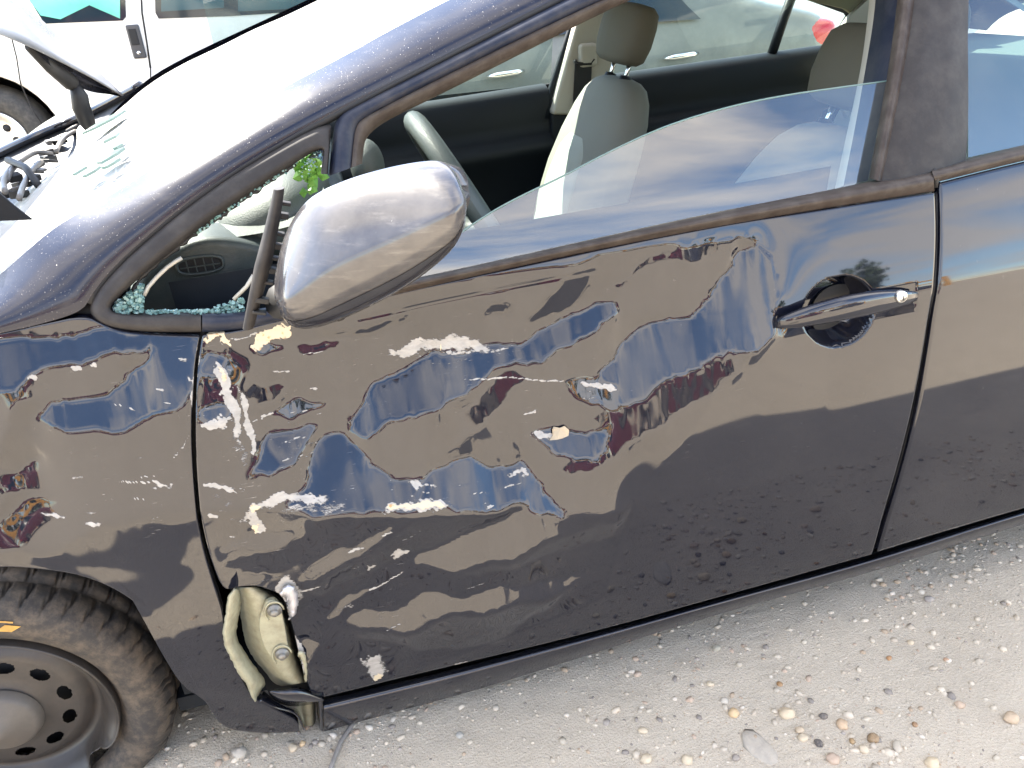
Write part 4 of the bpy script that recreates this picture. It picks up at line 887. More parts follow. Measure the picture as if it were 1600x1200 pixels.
ribbon('torn_lip', [(436, 926), (446, 916), (455, 912), (464, 922), (466, 945), (460, 962), (452, 965)], [(440, 932), (446, 932), (449, 940), (450, 948), (452, 958), (453, 966), (451, 968)], [-.004, -.008, -.004, .002], simple('scraped_metal', (.42, .41, .42), .4, metal=.6, var=.5, vs_=50, bump=.6, bs=160), hp, 30, 1.2)
o = ribbon('torn_spur', [(466, 1018), (472, 1016), (478, 1024), (480, 1045), (479, 1064)], [(465, 1024), (469, 1028), (472, 1038), (475, 1050), (477, 1066)], [-.004, -.006, .006], M_cream, hp, 20, .6)
R9 = random.Random(2)
fl = [(862, 672), (866, 667), (874, 669), (882, 666), (889, 672), (888, 681), (879, 685), (870, 687), (858, 688), (864, 681)]
mb = MB(); mb.prism([atd((x+R9.uniform(-1, 1), y), -.0025-.004*R9.random()) for x, y in fl], (0, .0012, 0)); o = mb.build('paint_flake', simple('cream_flake', (.33, .27, .185), .6, var=.25, vs_=90), fd); o['label'] = 'small cream flake of filler stuck to the dented door'

# ---- crumbled glass in the quarter window
m, nt = NT('crumbled_glass'); b = NB(nt)
p = b.bsdf(Base_Color=b.mix(b.noise(90, 3), (.03, .11, .10), (.30, .44, .41)), Roughness=.12, IOR=1.5); b.out(p.outputs[0]); M_shard = m
R3 = random.Random(21); mb = MB()
def shard(px, off, s):
    c = ats(px, off); a = R3.uniform(.5, 1.0)*s; v = []
    Rm = Matrix.Rotation(R3.uniform(0, 6), 3, 'Z') @ Matrix.Rotation(R3.uniform(0, 6), 3, 'X')
    for x, y, z in ((-1, -1, -1), (1, -1, -1), (1, 1, -1), (-1, 1, -1), (-1, -1, 1), (1, -1, 1), (1, 1, 1), (-1, 1, 1)):
        p = Rm @ Vector((x*a*R3.uniform(.6, 1.1), y*a*R3.uniform(.6, 1.1), z*a*R3.uniform(.4, .8))); v.append((c[0]+p.x, c[1]+p.y, c[2]+p.z))
    mb.add(v, [(3, 2, 1, 0), (4, 5, 6, 7), (0, 1, 5, 4), (1, 2, 6, 5), (2, 3, 7, 6), (3, 0, 4, 7)])
for k in range(420):
    u = R3.random(); x = lerp(178, 222, u**.8); y0, y1 = lerp(478, 445, min(1, (x-178)/40)), 489; shard((x, R3.uniform(y0, y1)), R3.uniform(.01, .05), .0034)
for k in range(260):
    x = R3.uniform(230, 380); top = 486 if x < 320 else lerp(486, 466, (x-320)/60); shard((x, R3.uniform(top, 490)), R3.uniform(.012, .05), .003)
for k in range(70):
    t = R3.random(); x, y = lerp(300, 470, t), lerp(366, 248, t); shard((x+R3.gauss(0, 2), y+R3.gauss(0, 2)), R3.uniform(.012, .02), .0022)
for k in range(40):
    x = R3.uniform(470, 505); shard((x, lerp(255, 228, (x-470)/35)+R3.uniform(0, 26)), .014, .0016)
o = mb.build('glass_crumbs', M_shard, car); o['kind'] = 'stuff'
mb = MB(); P = np.array([[ats((lerp(x0, 505, v_), lerp(y0, y1, v_)), .016) for v_ in np.linspace(0, 1, 5)] for x0, y0, y1 in ((504, 228, 228), (488, 239, 236), (480, 248, 245), (487, 246, 250), (497, 241, 254))])
mb.grid(P); mb.build('glass_remnant', glass('crazed_remnant_sky_tint', (.10, .16, .30), .12, 1.6, dscale=120), car, True)  # blue tint paints in the sky mirrored by the cracked glass
mb = MB(); R4 = random.Random(8)
for k in range(70):
    px = (min(494, R4.gauss(483, 9)), R4.gauss(262, 12)); c = aty(px, R4.uniform(.22, .30)); a = R4.uniform(0, 6.28); L = R4.uniform(.010, .022)
    e = Vector((math.cos(a), R4.uniform(-.4, .4), math.sin(a))).normalized(); s = e.cross(Vector((.3, -1, .4))).normalized()*L*.42; c = Vector(c)
    mb.add([c, c+e*L*.5+s, c+e*L+Vector((0, -.003, 0)), c+e*L*.5-s, c+e*L*.5+Vector((0, -.004, .002))], [(0, 1, 4), (1, 2, 4), (2, 3, 4), (3, 0, 4)])
c0, c1 = Vector(aty((490, 300), .27)), Vector(aty((486, 246), .27)); mb.tube([c0, lerp(c0, c1, .5)+Vector((.004, 0, 0)), c1], .002, 5)
o = mb.build('leafy_sprig', M_leaf); tag(o, 'bright green leafy sprig behind the cracked corner of the quarter window', 'leaves')
# shredded gasket along the broken quarter glass
R5 = random.Random(3); gl_ = resample([(222, 470), (205, 455), (222, 432), (262, 398), (330, 348), (420, 283), (462, 256)], 60)
mb = MB(); mb.tube([ats(q+np.array([R5.gauss(0, .8), R5.gauss(0, .8)]), .022) for q in gl_], [.0035*R5.uniform(.5, 1.3) for _ in gl_], 6); mb.build('torn_gasket', M_black, car, True)
for seg in (((225, 462), (232, 448), (246, 432), (262, 417), (275, 408), (284, 403)), ((365, 468), (385, 448), (396, 430))):
    mb = MB(); mb.tube([ats(q, .02) for q in seg], .0026, 6); mb.build('pinch_weld_edge', M_beige, car, True)
mb = MB(); mb.tube([ats(q, .012) for q in resample([(140, 474), (146, 456), (172, 424), (212, 384), (300, 312), (400, 245), (525, 177), (700, 87), (870, 0), (1040, -83)], 60)], .0075, 8); mb.build('pillar_seal', M_black, car, True)
# ------------------------------------------------------------------ cabin
def ell(name, c, r, mtl, parent, nu=24, nv=16, ex=2.0, R=None):
    v = []
    for i in range(nv+1):
        for j in range(nu):
            a, b2 = math.pi*i/nv-math.pi/2, 2*math.pi*j/nu
            q = [math.cos(a)*math.cos(b2), math.cos(a)*math.sin(b2), math.sin(a)]
            q = [math.copysign(abs(t)**(2/ex), t) for t in q]; p = Vector([q[k]*r[k] for k in range(3)])
            if R: p = R @ p
            v.append((c[0]+p.x, c[1]+p.y, c[2]+p.z))
    f = [(i*nu+j, i*nu+(j+1) % nu, (i+1)*nu+(j+1) % nu, (i+1)*nu+j) for i in range(nv) for j in range(nu)]
    return mesh(name, v, f, mtl, parent)
dash = empty('dashboard'); dash.parent = car
mb = MB(); out = [aty(q, .215) for q in resample([(206, 456), (218, 430), (262, 396), (300, 375), (345, 371), (410, 384), (430, 395), (420, 440), (400, 480), (350, 500), (290, 504), (240, 500), (212, 480), (206, 456)], 60)[:-1]]
mb.prism(out, (0, .10, 0)); o = mb.build('dash_end_cap', M_dashd, dash, bevel=.012)
c = aty((313, 414), .212); mb = MB(); mb.prism([(c[0]+.030*math.cos(a), c[1]+.001, c[2]+.0115*math.copysign(abs(math.sin(a))**.6, math.sin(a))) for a in np.linspace(0, 2*math.pi, 28)[:-1]], (0, .004, 0)); vt = mb.build('vent', M_black, dash)
mb = MB(); mb.tube([(c[0]+.032*math.cos(a), c[1]-.001, c[2]+.0125*math.copysign(abs(math.sin(a))**.6, math.sin(a))) for a in np.linspace(0, 2*math.pi, 30)], .0022, 6, False); mb.build('vent_rim', M_dashd, vt, True)
for dx in (-.018, -.006, .006, .018):
    mb = MB(); mb.box((c[0]+dx, c[1]-.001, c[2]), (.0014, .003, .021)); mb.build('vent_bar', M_dashd, vt)
mb = MB(); mb.box((c[0], c[1]-.0012, c[2]-.001), (.056, .003, .0014)); mb.build('vent_bar', M_dashd, vt)
e0 = [aty(q, .24) for q in ((205, 450), (262, 396), (345, 372), (430, 360), (520, 330))]
e0 = resample(np.array(e0), 24); Q = []
for i, p in enumerate(e0):
    row = []
    for t in np.linspace(0, 1, 16): row.append((p[0]-.05*t, lerp(.235, 1.58, t**1.3), p[2]+.035*math.sin(math.pi*min(1, t*1.6)*.5)))
    Q.append(row)
mb = MB(); mb.grid(np.array(Q)); mb.build('dash_top', M_dash, dash, True)
mb = MB(); mb.box((.50, .98, .70), (.40, 1.20, .44)); mb.build('dash_body', M_int, dash, bevel=.03)
cc_ = aty((432, 312), .40); ell('instrument_hood', cc_+np.array([-.02, .03, -.02]), (.115, .17, .062), M_dash, dash, ex=2.4, R=Matrix.Rotation(-.35, 3, 'Y'))
mb = MB(); mb.tube([aty((312, 372), .245), aty((350, 374), .245), aty((414, 388), .25)], .0022, 6); mb.build('dash_seam', M_black, dash, True)
ell('gauge_hood_end', aty((574, 258), .46), (.030, .05, .045), M_dash, dash)
# steering wheel
sw = empty('steering_wheel'); sw.parent = car
ctr = Vector((.905, .43, .915)); ax = Vector((math.cos(rad(27)), 0, math.sin(rad(27)))); e1 = Vector((-math.sin(rad(27)), 0, math.cos(rad(27)))); e2 = Vector((0, 1, 0))
mb = MB(); Q = []
for i in range(73):
    a = 2*math.pi*i/72; rdv = e1*math.cos(a)+e2*math.sin(a); row = []
    for k in range(15):
        b2 = 2*math.pi*k/14; row.append(ctr+rdv*(.182+.0205*math.cos(b2))+ax*.0185*math.sin(b2))
    Q.append([tuple(p) for p in row])
mb.grid(np.array(Q)); mb.build('rim', M_wheelrim, sw, True)
ell('airbag_hub', ctr-ax*.03, (.03, .085, .075), M_int, sw, R=Matrix.Rotation(-rad(27), 3, 'Y'))
for a in (rad(85), rad(-85), rad(180)):
    mb = MB(); d = e1*math.cos(a)+e2*math.sin(a); mb.tube([ctr-ax*.03+d*.05, ctr-ax*.02+d*.12, ctr+d*.178], [.022, .016, .014], 8); mb.build('spoke', M_wheelrim, sw, True)
mb = MB(); mb.tube([ctr-ax*.04, ctr-ax*.25], .04, 12); mb.build('column', M_int, sw, True)
# seats
def seat(name, base, top, wdt, label, mh):
    t_ = empty(name); t_.parent = car; t_['label'] = label
    base, top = np.array(base), np.array(top); up = (top-base)/np.linalg.norm(top-base); fw_ = np.array([-up[2], 0, up[0]])
    def loft(nm, prof, m, sub=None, off=0.0, ex=3.0, nn=36):
        Q = []
        for s, hw, ht, f0 in prof:
            c = base+(top-base)*s+fw_*(f0+off); row = []
            for k in range(nn):
                a = 2*math.pi*k/nn; ca_, sa = math.cos(a), math.sin(a)
                row.append(c+fw_*ht*math.copysign(abs(ca_)**(2/ex), ca_)+np.array([0, 1, 0])*hw*math.copysign(abs(sa)**(2/ex), sa))
            Q.append(row+[row[0]])
        mb = MB(); Q = np.array(Q); mb.grid(Q); mb.add(Q[0, :nn], [tuple(range(nn))]); mb.add(Q[-1, :nn], [tuple(range(nn-1, -1, -1))])
        return mb.build(nm, m, t_, True)
    W = wdt/2
    loft('backrest', [(0, W*.92, .085, 0), (.12, W*.97, .085, .005), (.3, W*1.02, .08, .012), (.5, W*1.0, .075, .012), (.68, W*.94, .07, .004), (.82, W*.82, .066, -.004), (.91, W*.68, .06, -.008), (.965, W*.52, .05, -.012), (.99, W*.38, .034, -.014), (1.0, W*.2, .015, -.016)], M_seat, ex=2.7)
    loft('backrest_insert', [(.05, W*.50, .02, .07), (.2, W*.52, .02, .078), (.45, W*.5, .02, .075), (.6, W*.44, .02, .066), (.68, W*.3, .015, .060), (.7, W*.1, .006, .056)], M_seatin, ex=3.5)
    hc = top+up*.105+fw_*.012
    v0 = base; hs = .075
    Q = []
    for s, hw, ht in ((-1, .05, .02), (-.96, .09, .036), (-.8, .115, .048), (-.3, .128, .054), (.3, .130, .054), (.75, .124, .05), (.95, .10, .04), (1, .06, .02)):
        c = hc+up*hs*s; row = []
        for k in range(32):
            a = 2*math.pi*k/32; ca_, sa = math.cos(a), math.sin(a); row.append(c+fw_*ht*math.copysign(abs(ca_)**.8, ca_)+np.array([0, 1, 0])*hw*math.copysign(abs(sa)**.75, sa))
        Q.append(row+[row[0]])
    Q = np.array(Q); mb = MB(); mb.grid(Q); mb.add(Q[0, :32], [tuple(range(32))]); mb.add(Q[-1, :32], [tuple(range(31, -1, -1))]); mb.build('headrest', mh, t_, True)
    for dy in (-.055, .055):
        mb = MB(); p = top+np.array([0, dy, 0]); mb.tube([p-up*.03, p+up*.06], .006, 10); mb.build('headrest_post', M_chrome, t_, True)
        mb = MB(); mb.tube([p-up*.016, p+up*.004], [.02, .015], 12); mb.build('post_guide', M_black, t_, True)
    mb = MB(); mb.box((base[0]-.22, base[1], base[2]-.08), (.52, wdt*.98, .16)); mb.build('cushion', M_seat, t_, bevel=.05)
    return t_
seat('passenger_seat', (1.31, 1.20, .50), (1.485, 1.20, 1.025), .50, 'pale grey front seat with sunlit front and chrome headrest posts', M_head)
seat('driver_seat', (1.43, .43, .46), (1.655, .43, .985), .50, 'shaded grey driver seat behind the half lowered glass', M_head)
mb = MB(); P = np.array([[(lerp(2.30, 2.56, v_)-.02*math.sin(math.pi*v_), y, lerp(.45, .99, v_)) for v_ in np.linspace(0, 1, 10)]+[(2.62, y, 1.0), (2.95, y, 1.0)] for y in np.linspace(.2, 1.56, 26)]); mb.grid(P)
rs = mb.build('rear_bench', M_seatin, car, True)
mb = MB(); mb.box((2.08, .88, .42), (.5, 1.3, .16)); mb.build('rear_cushion', M_seat, rs, bevel=.04)
for y in (.42, 1.34):
    ell('rear_headrest', (2.60, y, 1.07), (.045, .12, .07), M_head, rs, ex=3)
# cabin floor and bulkhead
mb = MB(); mb.box((1.5, .88, .20), (2.5, 1.5, .03)); mb.box((.28, .88, .55), (.03, 1.5, .66)); mb.build('cabin_floor', M_int, car)
mb = MB(); X = np.linspace(.42, 1.44, 24); mb.grid(np.array([[(x, float(S(x, .9))+.10+.02*math.sin(z*9), z) for z in np.linspace(.25, .945+.04*(x-.4), 10)] for x in X])); mb.build('door_inner_panel', M_int, fd, True)
# far side of the cabin
fdp = empty('passenger_door_inside'); fdp.parent = car
def fartop(x): return np.interp(x, [.4, 1.054, 1.388, 1.6, 2.393], [.935, .952, .967, .974, .998])
def farpanel(name, x0, x1, par):
    Q = []
    for x in np.linspace(x0, x1, 26):
        zt = float(fartop(x)); row = [(x, 1.665, zt+.001), (x, 1.63, zt+.004), (x, 1.60, zt-.006), (x, 1.585, zt-.03), (x, 1.595, zt-.10), (x, 1.60, zt-.135), (x, 1.585, zt-.145), (x, 1.56, zt-.16), (x, 1.555, zt-.19), (x, 1.59, zt-.21), (x, 1.60, .55), (x, 1.57, .30)]
        Q.append(row)
    mb = MB(); mb.grid(np.array(Q)); return mb.build(name, M_int, par, True)
farpanel('door_card', .42, 1.40, fdp); farpanel('rear_door_card', 1.545, 2.40, fdp)
mb = MB(); mb.box((1.47, 1.61, .60), (.14, .06, .66)); mb.build('pillar_base', M_int, fdp, bevel=.01)
mb = MB(); mb.prism([aty(q, 1.555) for q in ((905, 20), (960, -40), (985, -10), (968, 60), (940, 165), (918, 180), (862, 180), (872, 140))], (0, .05, .0)); mb.build('belt_pillar', M_beige, fdp, bevel=.012)
mb = MB(); mb.tube([aty(q, 1.60) for q in ((915, -20), (893, 45), (862, 140), (855, 185))], .013, 8); mb.build('pillar_seal', M_int, fdp, True)
mb = MB(); mb.prism([aty(q, 1.545) for q in ((899, 100), (925, 99), (922, 170), (895, 172))], (0, .004, 0)); mb.build('seat_belt', M_black, fdp)
mb = MB(); mb.tube([aty(q, 1.54) for q in ((898, 94), (902, 100), (923, 99), (928, 92))], .006, 8); mb.build('belt_guide', M_black, fdp, True)
mb = MB(); a_, b2 = aty((906, 72), 1.55), aty((930, 100), 1.55); mb.box((lerp(a_, b2, .5)), (.06, .03, .07)); mb.build('belt_anchor', M_beige, fdp, bevel=.012)
mb = MB(); mb.grid(np.array([[(x, lerp(1.665, 1.56, t), lerp(float(fartop(x)), 1.30, t)) for t in np.linspace(0, 1, 8)] for x in np.linspace(.42, 1.43, 12)])); mb.build('far_front_glass', M_farglass, fdp, True)
mb = MB(); mb.grid(np.array([[(x, lerp(1.665, 1.56, t), lerp(float(fartop(x)), 1.30, t)) for t in np.linspace(0, 1, 8)] for x in np.linspace(1.50, 2.6, 12)])); mb.build('far_rear_glass', M_farglass, fdp, True)
mb = MB(); mb.tube([aty(q, 1.63) for q in ((1244, -24), (1226, 25), (1206, 84))], .016, 6); mb.build('far_window_divider', M_int, fdp, True)
mb = MB(); mb.tube([aty(q, 1.62) for q in ((1200, -22), (1262, -6), (1322, 16), (1326, 26), (1308, 56), (1292, 74), (1280, 82))], .012, 6); mb.build('far_window_seal', M_int, fdp, True)
mb = MB(); mb.prism([aty(q, 1.50) for q in ((1288, 92), (1294, 74), (1330, 24), (1420, -60), (1460, 60), (1330, 200))], (0, .02, 0)); mb.build('rear_pillar_trim', M_beige, fdp)
mb = MB(); mb.prism([aty(q, 1.52) for q in ((1240, -6), (1322, 14), (1345, 30), (1400, -40), (1300, -60))], (0, .02, 0)); mb.build('header_trim', simple('olive_headliner', (.16, .15, .09), .8), fdp)

# ------------------------------------------------------------------ hood, cowl
M_hood = paint('hood_paint_glare', c=(.05, .052, .06), dust=.5, speck=.4, rough=.22)  # dust film thickened and base greyed to paint in the black hood's glare
E1 = resample(np.array([aty((190, 150), 1.42), aty((145, 123), 1.36), aty((100, 100), 1.28), aty((50, 75), 1.15), aty((0, 54), 1.0), aty((-120, 10), .8), aty((-300, 60), .62), aty((-200, 240), .40), aty((-60, 300), .28)]), 60)
E2 = resample(np.array([aty((192, 150), 1.43), aty((150, 110), 1.47), aty((110, 74), 1.52), aty((70, 38), 1.56), aty((30, -2), 1.6), aty((-140, -160), 1.6), aty((-500, -120), 1.3), aty((-480, 160), .7), aty((-200, 300), .28)]), 60)
mb = MB(); mb.grid(np.array([[lerp(E1[i], E2[i], t)+np.array([0, 0, .02*math.sin(math.pi*t)*(i/59)]) for t in np.linspace(0, 1, 12)] for i in range(60)]))
hood = mb.build('hood', M_hood, car, True); s = hood.modifiers.new('thick', 'SOLIDIFY'); s.thickness = .003
hood['label'] = 'buckled hood sticking up ahead of the windscreen'
I1 = resample(np.array([aty(q, y) for q, y in (((189, 151), 1.44), ((168, 147), 1.42), ((140, 144), 1.38), ((112, 130), 1.34), ((75, 100), 1.25), ((46, 70), 1.16))]), 24)
I0 = resample(np.array([aty(q, y) for q, y in (((190, 150), 1.42), ((160, 131), 1.39), ((130, 114), 1.34), ((100, 100), 1.28), ((70, 84), 1.21), ((47, 72), 1.15))]), 24)
mb = MB(); mb.grid(np.array([[lerp(I0[i], I1[i], t)+np.array([0, .03, 0])*math.sin(math.pi*t) for t in np.linspace(0, 1, 8)] for i in range(24)])); mb.build('hood_inner_frame', paint('underhood_paint', dust=.08, speck=.2), hood, True)
mb = MB(); mb.tube([aty((116, 132), 1.34), aty((124, 150), 1.34), aty((127, 168), 1.35), aty((136, 190), 1.36), aty((140, 198), 1.37)], [.012, .020, .022, .020, .016], 10); mb.build('hood_hinge', M_black, hood, True)
mb = MB(); mb.tube([aty((46, 72), 1.22), aty((80, 105), 1.28), aty((112, 130), 1.34)], [.012, .016, .02], 8); mb.build('hood_brace', M_under, hood, True)
mb = MB(); mb.prism([aty(q, .24) for q in ((-120, 240), (0, 303), (22, 322), (51, 344), (0, 346), (-120, 350))], (0, .006, .0)); mb.build('hood_corner', simple('grey_black_edge', (.008, .009, .011), .6, ior=1.25, var=.2), hood, bevel=.002)
CA = [((222, 140), 1.085), ((130, 189), 1.0), ((60, 217), .972), ((0, 245), .96), ((-90, 290), .95)]; CB = [((224, 148), 1.07), ((150, 216), .975), ((100, 255), .95), ((62, 292), .945), ((20, 352), .95)]
a3 = resample(np.array([atz(p, z) for p, z in CA]), 30); b3 = resample(np.array([atz(p, z) for p, z in CB]), 30)
mb = MB(); mb.grid(np.array([[lerp(a3[i], b3[i], t)-np.array([0, 0, .02*math.sin(math.pi*t)]) for t in np.linspace(0, 1, 8)] for i in range(30)])); cowl = mb.build('cowl', simple('cowl_plastic', (.010, .011, .013), .5, var=.5, dust=.07, vs_=30), car, True)
mb = MB(); mb.tube(a3+np.array([0, 0, .01]), .012, 8); mb.tube(a3+np.array([-.02, .03, .0]), .010, 8); mb.build('far_fender_edge', M_paint, cowl, True)
R6 = random.Random(4); M_cable = simple('grey_cable', (.13, .12, .11), .5, var=.2)
for pts in ([(88, 236), (94, 222), (104, 212), (118, 205)], [(10, 282), (20, 262), (36, 248), (55, 237), (72, 238), (82, 241)], [(30, 310), (36, 290), (48, 268), (64, 252)], [(105, 205), (118, 198), (132, 192)], [(8, 300), (4, 285), (12, 268), (30, 252)]):
    mb = MB(); mb.tube(resample(np.array([atz(q, .985+R6.uniform(-.005, .01)) for q in pts]), 16), .006, 6); mb.build('loose_cable', M_cable, cowl, True)
for k in range(26):
    u = R6.random(); q = (lerp(5, 120, u)+R6.gauss(0, 6), lerp(305, 205, u)+R6.gauss(0, 10)); c = atz(q, .975)
    mb = MB(); mb.box(c, (R6.uniform(.01, .03), R6.uniform(.01, .04), R6.uniform(.006, .016)), Matrix.Rotation(R6.uniform(0, 3), 3, 'Z') @ Matrix.Rotation(R6.uniform(-.5, .5), 3, 'X')); mb.build('broken_plastic_bit', R6.choice([M_black, M_cable, M_under, M_hub]), cowl, bevel=.002)
mb = MB(); mb.tube([atz((60, 290), .985), atz((40, 262), .99), atz((12, 250), 1.0)], .008, 6); mb.build('wiper_arm', M_black, cowl, True)

# a cable lying on the sand below the door corner
mb = MB(); q0 = [(556, 1125), (545, 1140), (532, 1160), (522, 1185), (514, 1210)]
mb.tube([atz(q, GND+.008) for q in q0], .0045, 8); o = mb.build('cable', simple('dusty_cable', (.20, .18, .16), .6, dust=.5), None, True); tag(o, 'thin dusty cable lying on the sand below the torn door corner', 'cable')

# ------------------------------------------------------------------ vehicles beyond and behind
def parked_car(name, label, loc, rz, paintm, length=4.4, h=1.42, tail=None, chrome=True, wheelz=.30):
    """small family car: front at -x, right at +y; side of the body at y = +-0.87"""
    t_ = empty(name, loc, rz); tag(t_, label, 'car')
    st = [(-2.15, .42, .62, .66, .55, .50), (-2.05, .30, .68, .76, .78, .62), (-1.6, .24, .74, .86, .85, .72), (-.95, .22, .84, .95, .87, .76), (-.75, .22, .86, 1.0, .87, .72), (-.05, .22, .90, 1.38, .87, .60), (.45, .22, .92, h, .875, .59), (1.0, .22, .95, h-.03, .87, .58), (1.55, .24, .97, 1.15, .86, .66), (1.75, .26, .98, 1.04, .85, .72), (2.12, .34, .94, .99, .80, .66), (2.22, .45, .80, .84, .70, .58)]
    k = length/4.4; Q = []
    for x, sl, be, rf_, w1, w2 in st:
        half = [(w1*.93, sl), (w1, sl+.22), (w1, (sl+be)/2+.1), (w1*.985, be), (lerp(w1, w2, .75), lerp(be, rf_, .85)), (w2*.8, rf_), (0, rf_+.02)]
        row = [(x*k, -a, z) for a, z in half]+[(x*k, a, z) for a, z in half[-2::-1]]; Q.append(row)
    mb = MB(); mb.grid(np.array(Q)); mb.add(Q[0], [tuple(range(len(Q[0])))]); mb.add(Q[-1], [tuple(range(len(Q[0])-1, -1, -1))])
    mb.build('body', paintm, t_, True, sub=2)
    def sidepanel(nm, x0, x1, x2, x3, mtl):
        for sg in (-1, 1):
            P = []
            for u in np.linspace(0, 1, 8):
                row = []
                for v_ in np.linspace(.12, .80, 5):
                    x = lerp(lerp(x0, x1, u), lerp(x2, x3, u), v_); be = np.interp(x, [s[0] for s in st], [s[2] for s in st]); rf_ = np.interp(x, [s[0] for s in st], [s[3] for s in st])
                    w1 = np.interp(x, [s[0] for s in st], [s[4] for s in st]); w2 = np.interp(x, [s[0] for s in st], [s[5] for s in st])
                    row.append((x*k, sg*(lerp(w1*.985, lerp(w1, w2, .75), v_/.85)+.006), lerp(be, rf_, v_)))
                P.append(row)
            mb = MB(); mb.grid(np.array(P)); mb.build(nm, mtl, t_, True)
    sidepanel('front_window', -.55, .38, -.10, .38, M_dglass); sidepanel('rear_window', .46, 1.35, .46, 1.05, M_dglass)
    for x0, x1, nm in ((-.72, -.10, 'windscreen'), (1.08, 1.55, 'rear_screen')):
        P = []
        for x in np.linspace(x0, x1, 6):
            rf_ = np.interp(x, [s[0] for s in st], [s[3] for s in st]); w2 = np.interp(x, [s[0] for s in st], [s[5] for s in st])
            P.append([(x*k, y*w2*.78, rf_+.022-.01*abs(y)) for y in np.linspace(-1, 1, 8)])
        mb = MB(); mb.grid(np.array(P)); mb.build(nm, M_dglass, t_, True)
    for x in (-1.35, 1.35):
        for sg in (-1, 1):
            wh = empty('wheel'); wh.parent = t_
            mb = MB(); mb.lathe([(.34, .0), (.36, -.02)], (x*k, sg*.85, wheelz+.02), 24); mb.build('arch', M_black, wh, True)
            mb = MB(); mb.lathe([(.19, -.08), (.26, -.10), (.30, -.09), (.30, .09), (.26, .10), (.19, .08)], (x*k, sg*.80, wheelz), 28); mb.build('tyre', M_tyre2, wh, True)
            mb = MB(); mb.lathe([(.0, -.07), (.06, -.08), (.15, -.055), (.19, -.085)] if sg < 0 else [(.0, .07), (.06, .08), (.15, .055), (.19, .085)], (x*k, sg*.80, wheelz), 24); mb.build('rim', M_hub, wh, True)
    for sg in (-1, 1):
        for x in (.25, 1.18):
            mb = MB(); mb.tube([(x-.09, sg*.885, .83), (x-.04, sg*.905, .835), (x+.06, sg*.905, .84), (x+.10, sg*.885, .84)], [.008, .015, .015, .008], 8); mb.build('door_handle', M_chrome if chrome else paintm, t_, True)
        ell('tail_light', (2.02*k, sg*.66, .86), (.16, .14, .085), simple('red_lens', (.42, .02, .025), .2, var=.3, vs_=14), t_, ex=3)
        ell('headlight', (-1.98*k, sg*.60, .66), (.16, .13, .06), M_dash, t_, ex=3)
    return t_
M_grey = simple('dusty_grey_paint', (.12, .13, .118), .35, var=.15, vs_=3, dust=.45, dustc=(.22, .23, .20))
M_maroon = simple('maroon_paint', (.10, .014, .022), .25, var=.3, vs_=3, dust=.12)
M_sil = simple('pale_silver_paint', (.60, .61, .62), .3, var=.08, vs_=2)
M_dk = simple('dark_blue_grey_paint', (.03, .035, .05), .3, var=.2, vs_=2, dust=.2)
hp3 = aty((1060, 88), 3.05)
parked_car('parked_sedan', 'dusty grey sedan with chrome handles parked beyond the passenger side', (hp3[0]-1.17, 3.05+.885, hp3[2]-.835), 0, M_grey)
tp3 = aty((1262, 45), 6.2)
parked_car('parked_hatchback', 'pale silver car parked behind the grey sedan', (tp3[0]+.2, 6.2+.9, .10), rad(8), M_sil)
parked_car('maroon_car', 'maroon car parked across the yard, mirrored in the crushed door', (1.2, -8.6, .05), rad(4), M_maroon)
parked_car('maroon_wagon', 'second maroon car across the yard, mirrored in the front fender', (-4.3, -8.9, .05), rad(-3), M_maroon)
parked_car('dark_car', 'dark blue grey car across the yard, mirrored in the rear door', (6.9, -9.0, .05), rad(2), M_dk)
# yellow steel storage rack behind those cars, mirrored in glass and door
rk = empty('steel_rack', (0, -11.2, .05)); tag(rk, 'orange yellow steel storage rack across the yard, mirrored in the door glass', 'rack')
M_or = simple('orange_yellow_steel', (.62, .30, .04), .45, var=.2, dust=.15)
for x in np.arange(-9, 12.1, 3.0):
    for y in (0, -1.1):
        mb = MB(); mb.box((x, y, 1.2), (.12, .12, 2.4)); mb.build('rack_post', M_or, rk, bevel=.01)
for z in (1.55, 2.3):
    for y in (0, -1.1):
        for x in np.arange(-9, 9.1, 3.0): mb = MB(); mb.box((x+1.5, y, z), (2.86, .07, .16)); mb.build('rack_beam', M_or, rk, bevel=.01)

# white van
VY = 5.3; hub = aty((-10, 226), VY); van = empty('white_van', (hub[0], VY, hub[2]-.37)); tag(van, 'white van with dark windows parked beyond the hood of the black car', 'van')
def vp(px): p = aty(px, VY); return p[0]-hub[0], p[2]-hub[2]+.37
side = [(-1.05, .35), (-1.1, .75), (-1.0, 1.10), (-.1, 1.28), (.55, 1.98), (.9, 2.12), (4.3, 2.14), (4.42, 1.9), (4.45, .5), (4.4, .32), (.47, .30)]
archp = [(.45*math.cos(a), .37+.45*math.sin(a)) for a in np.linspace(.0, math.pi, 20)]
archp = [p for p in archp if p[1] > .30]
outl = side+archp
mb = MB(); mb.prism([(x, 0, z) for x, z in outl], (0, 1.95, 0)); mb.build('body', M_white, van, bevel=.04)
def vpane(nm, pxs, mtl, d=-.006):
    q = [vp(p) for p in pxs]; mb = MB(); mb.prism([(x, d, z) for x, z in q], (0, .02, 0)); return mb.build(nm, mtl, van)
w1 = vpane('front_door_window', [(8, -30), (40, -10), (70, 37), (192, 32), (197, 26), (192, -90), (90, -95)], M_dglass)
w1b = vpane('pane', [(30, -20), (60, 18), (64, 24), (95, 30), (140, 8), (188, 29), (187, -80), (95, -85)], simple('green_tinted_glass', (.16, .55, .44), .08, var=.35, vs_=4), -.010); w1b.parent = w1
w2 = vpane('side_window', [(240, -90), (243, 20), (248, 29), (360, 25), (500, 16), (620, 8), (620, -120)], M_dglass)
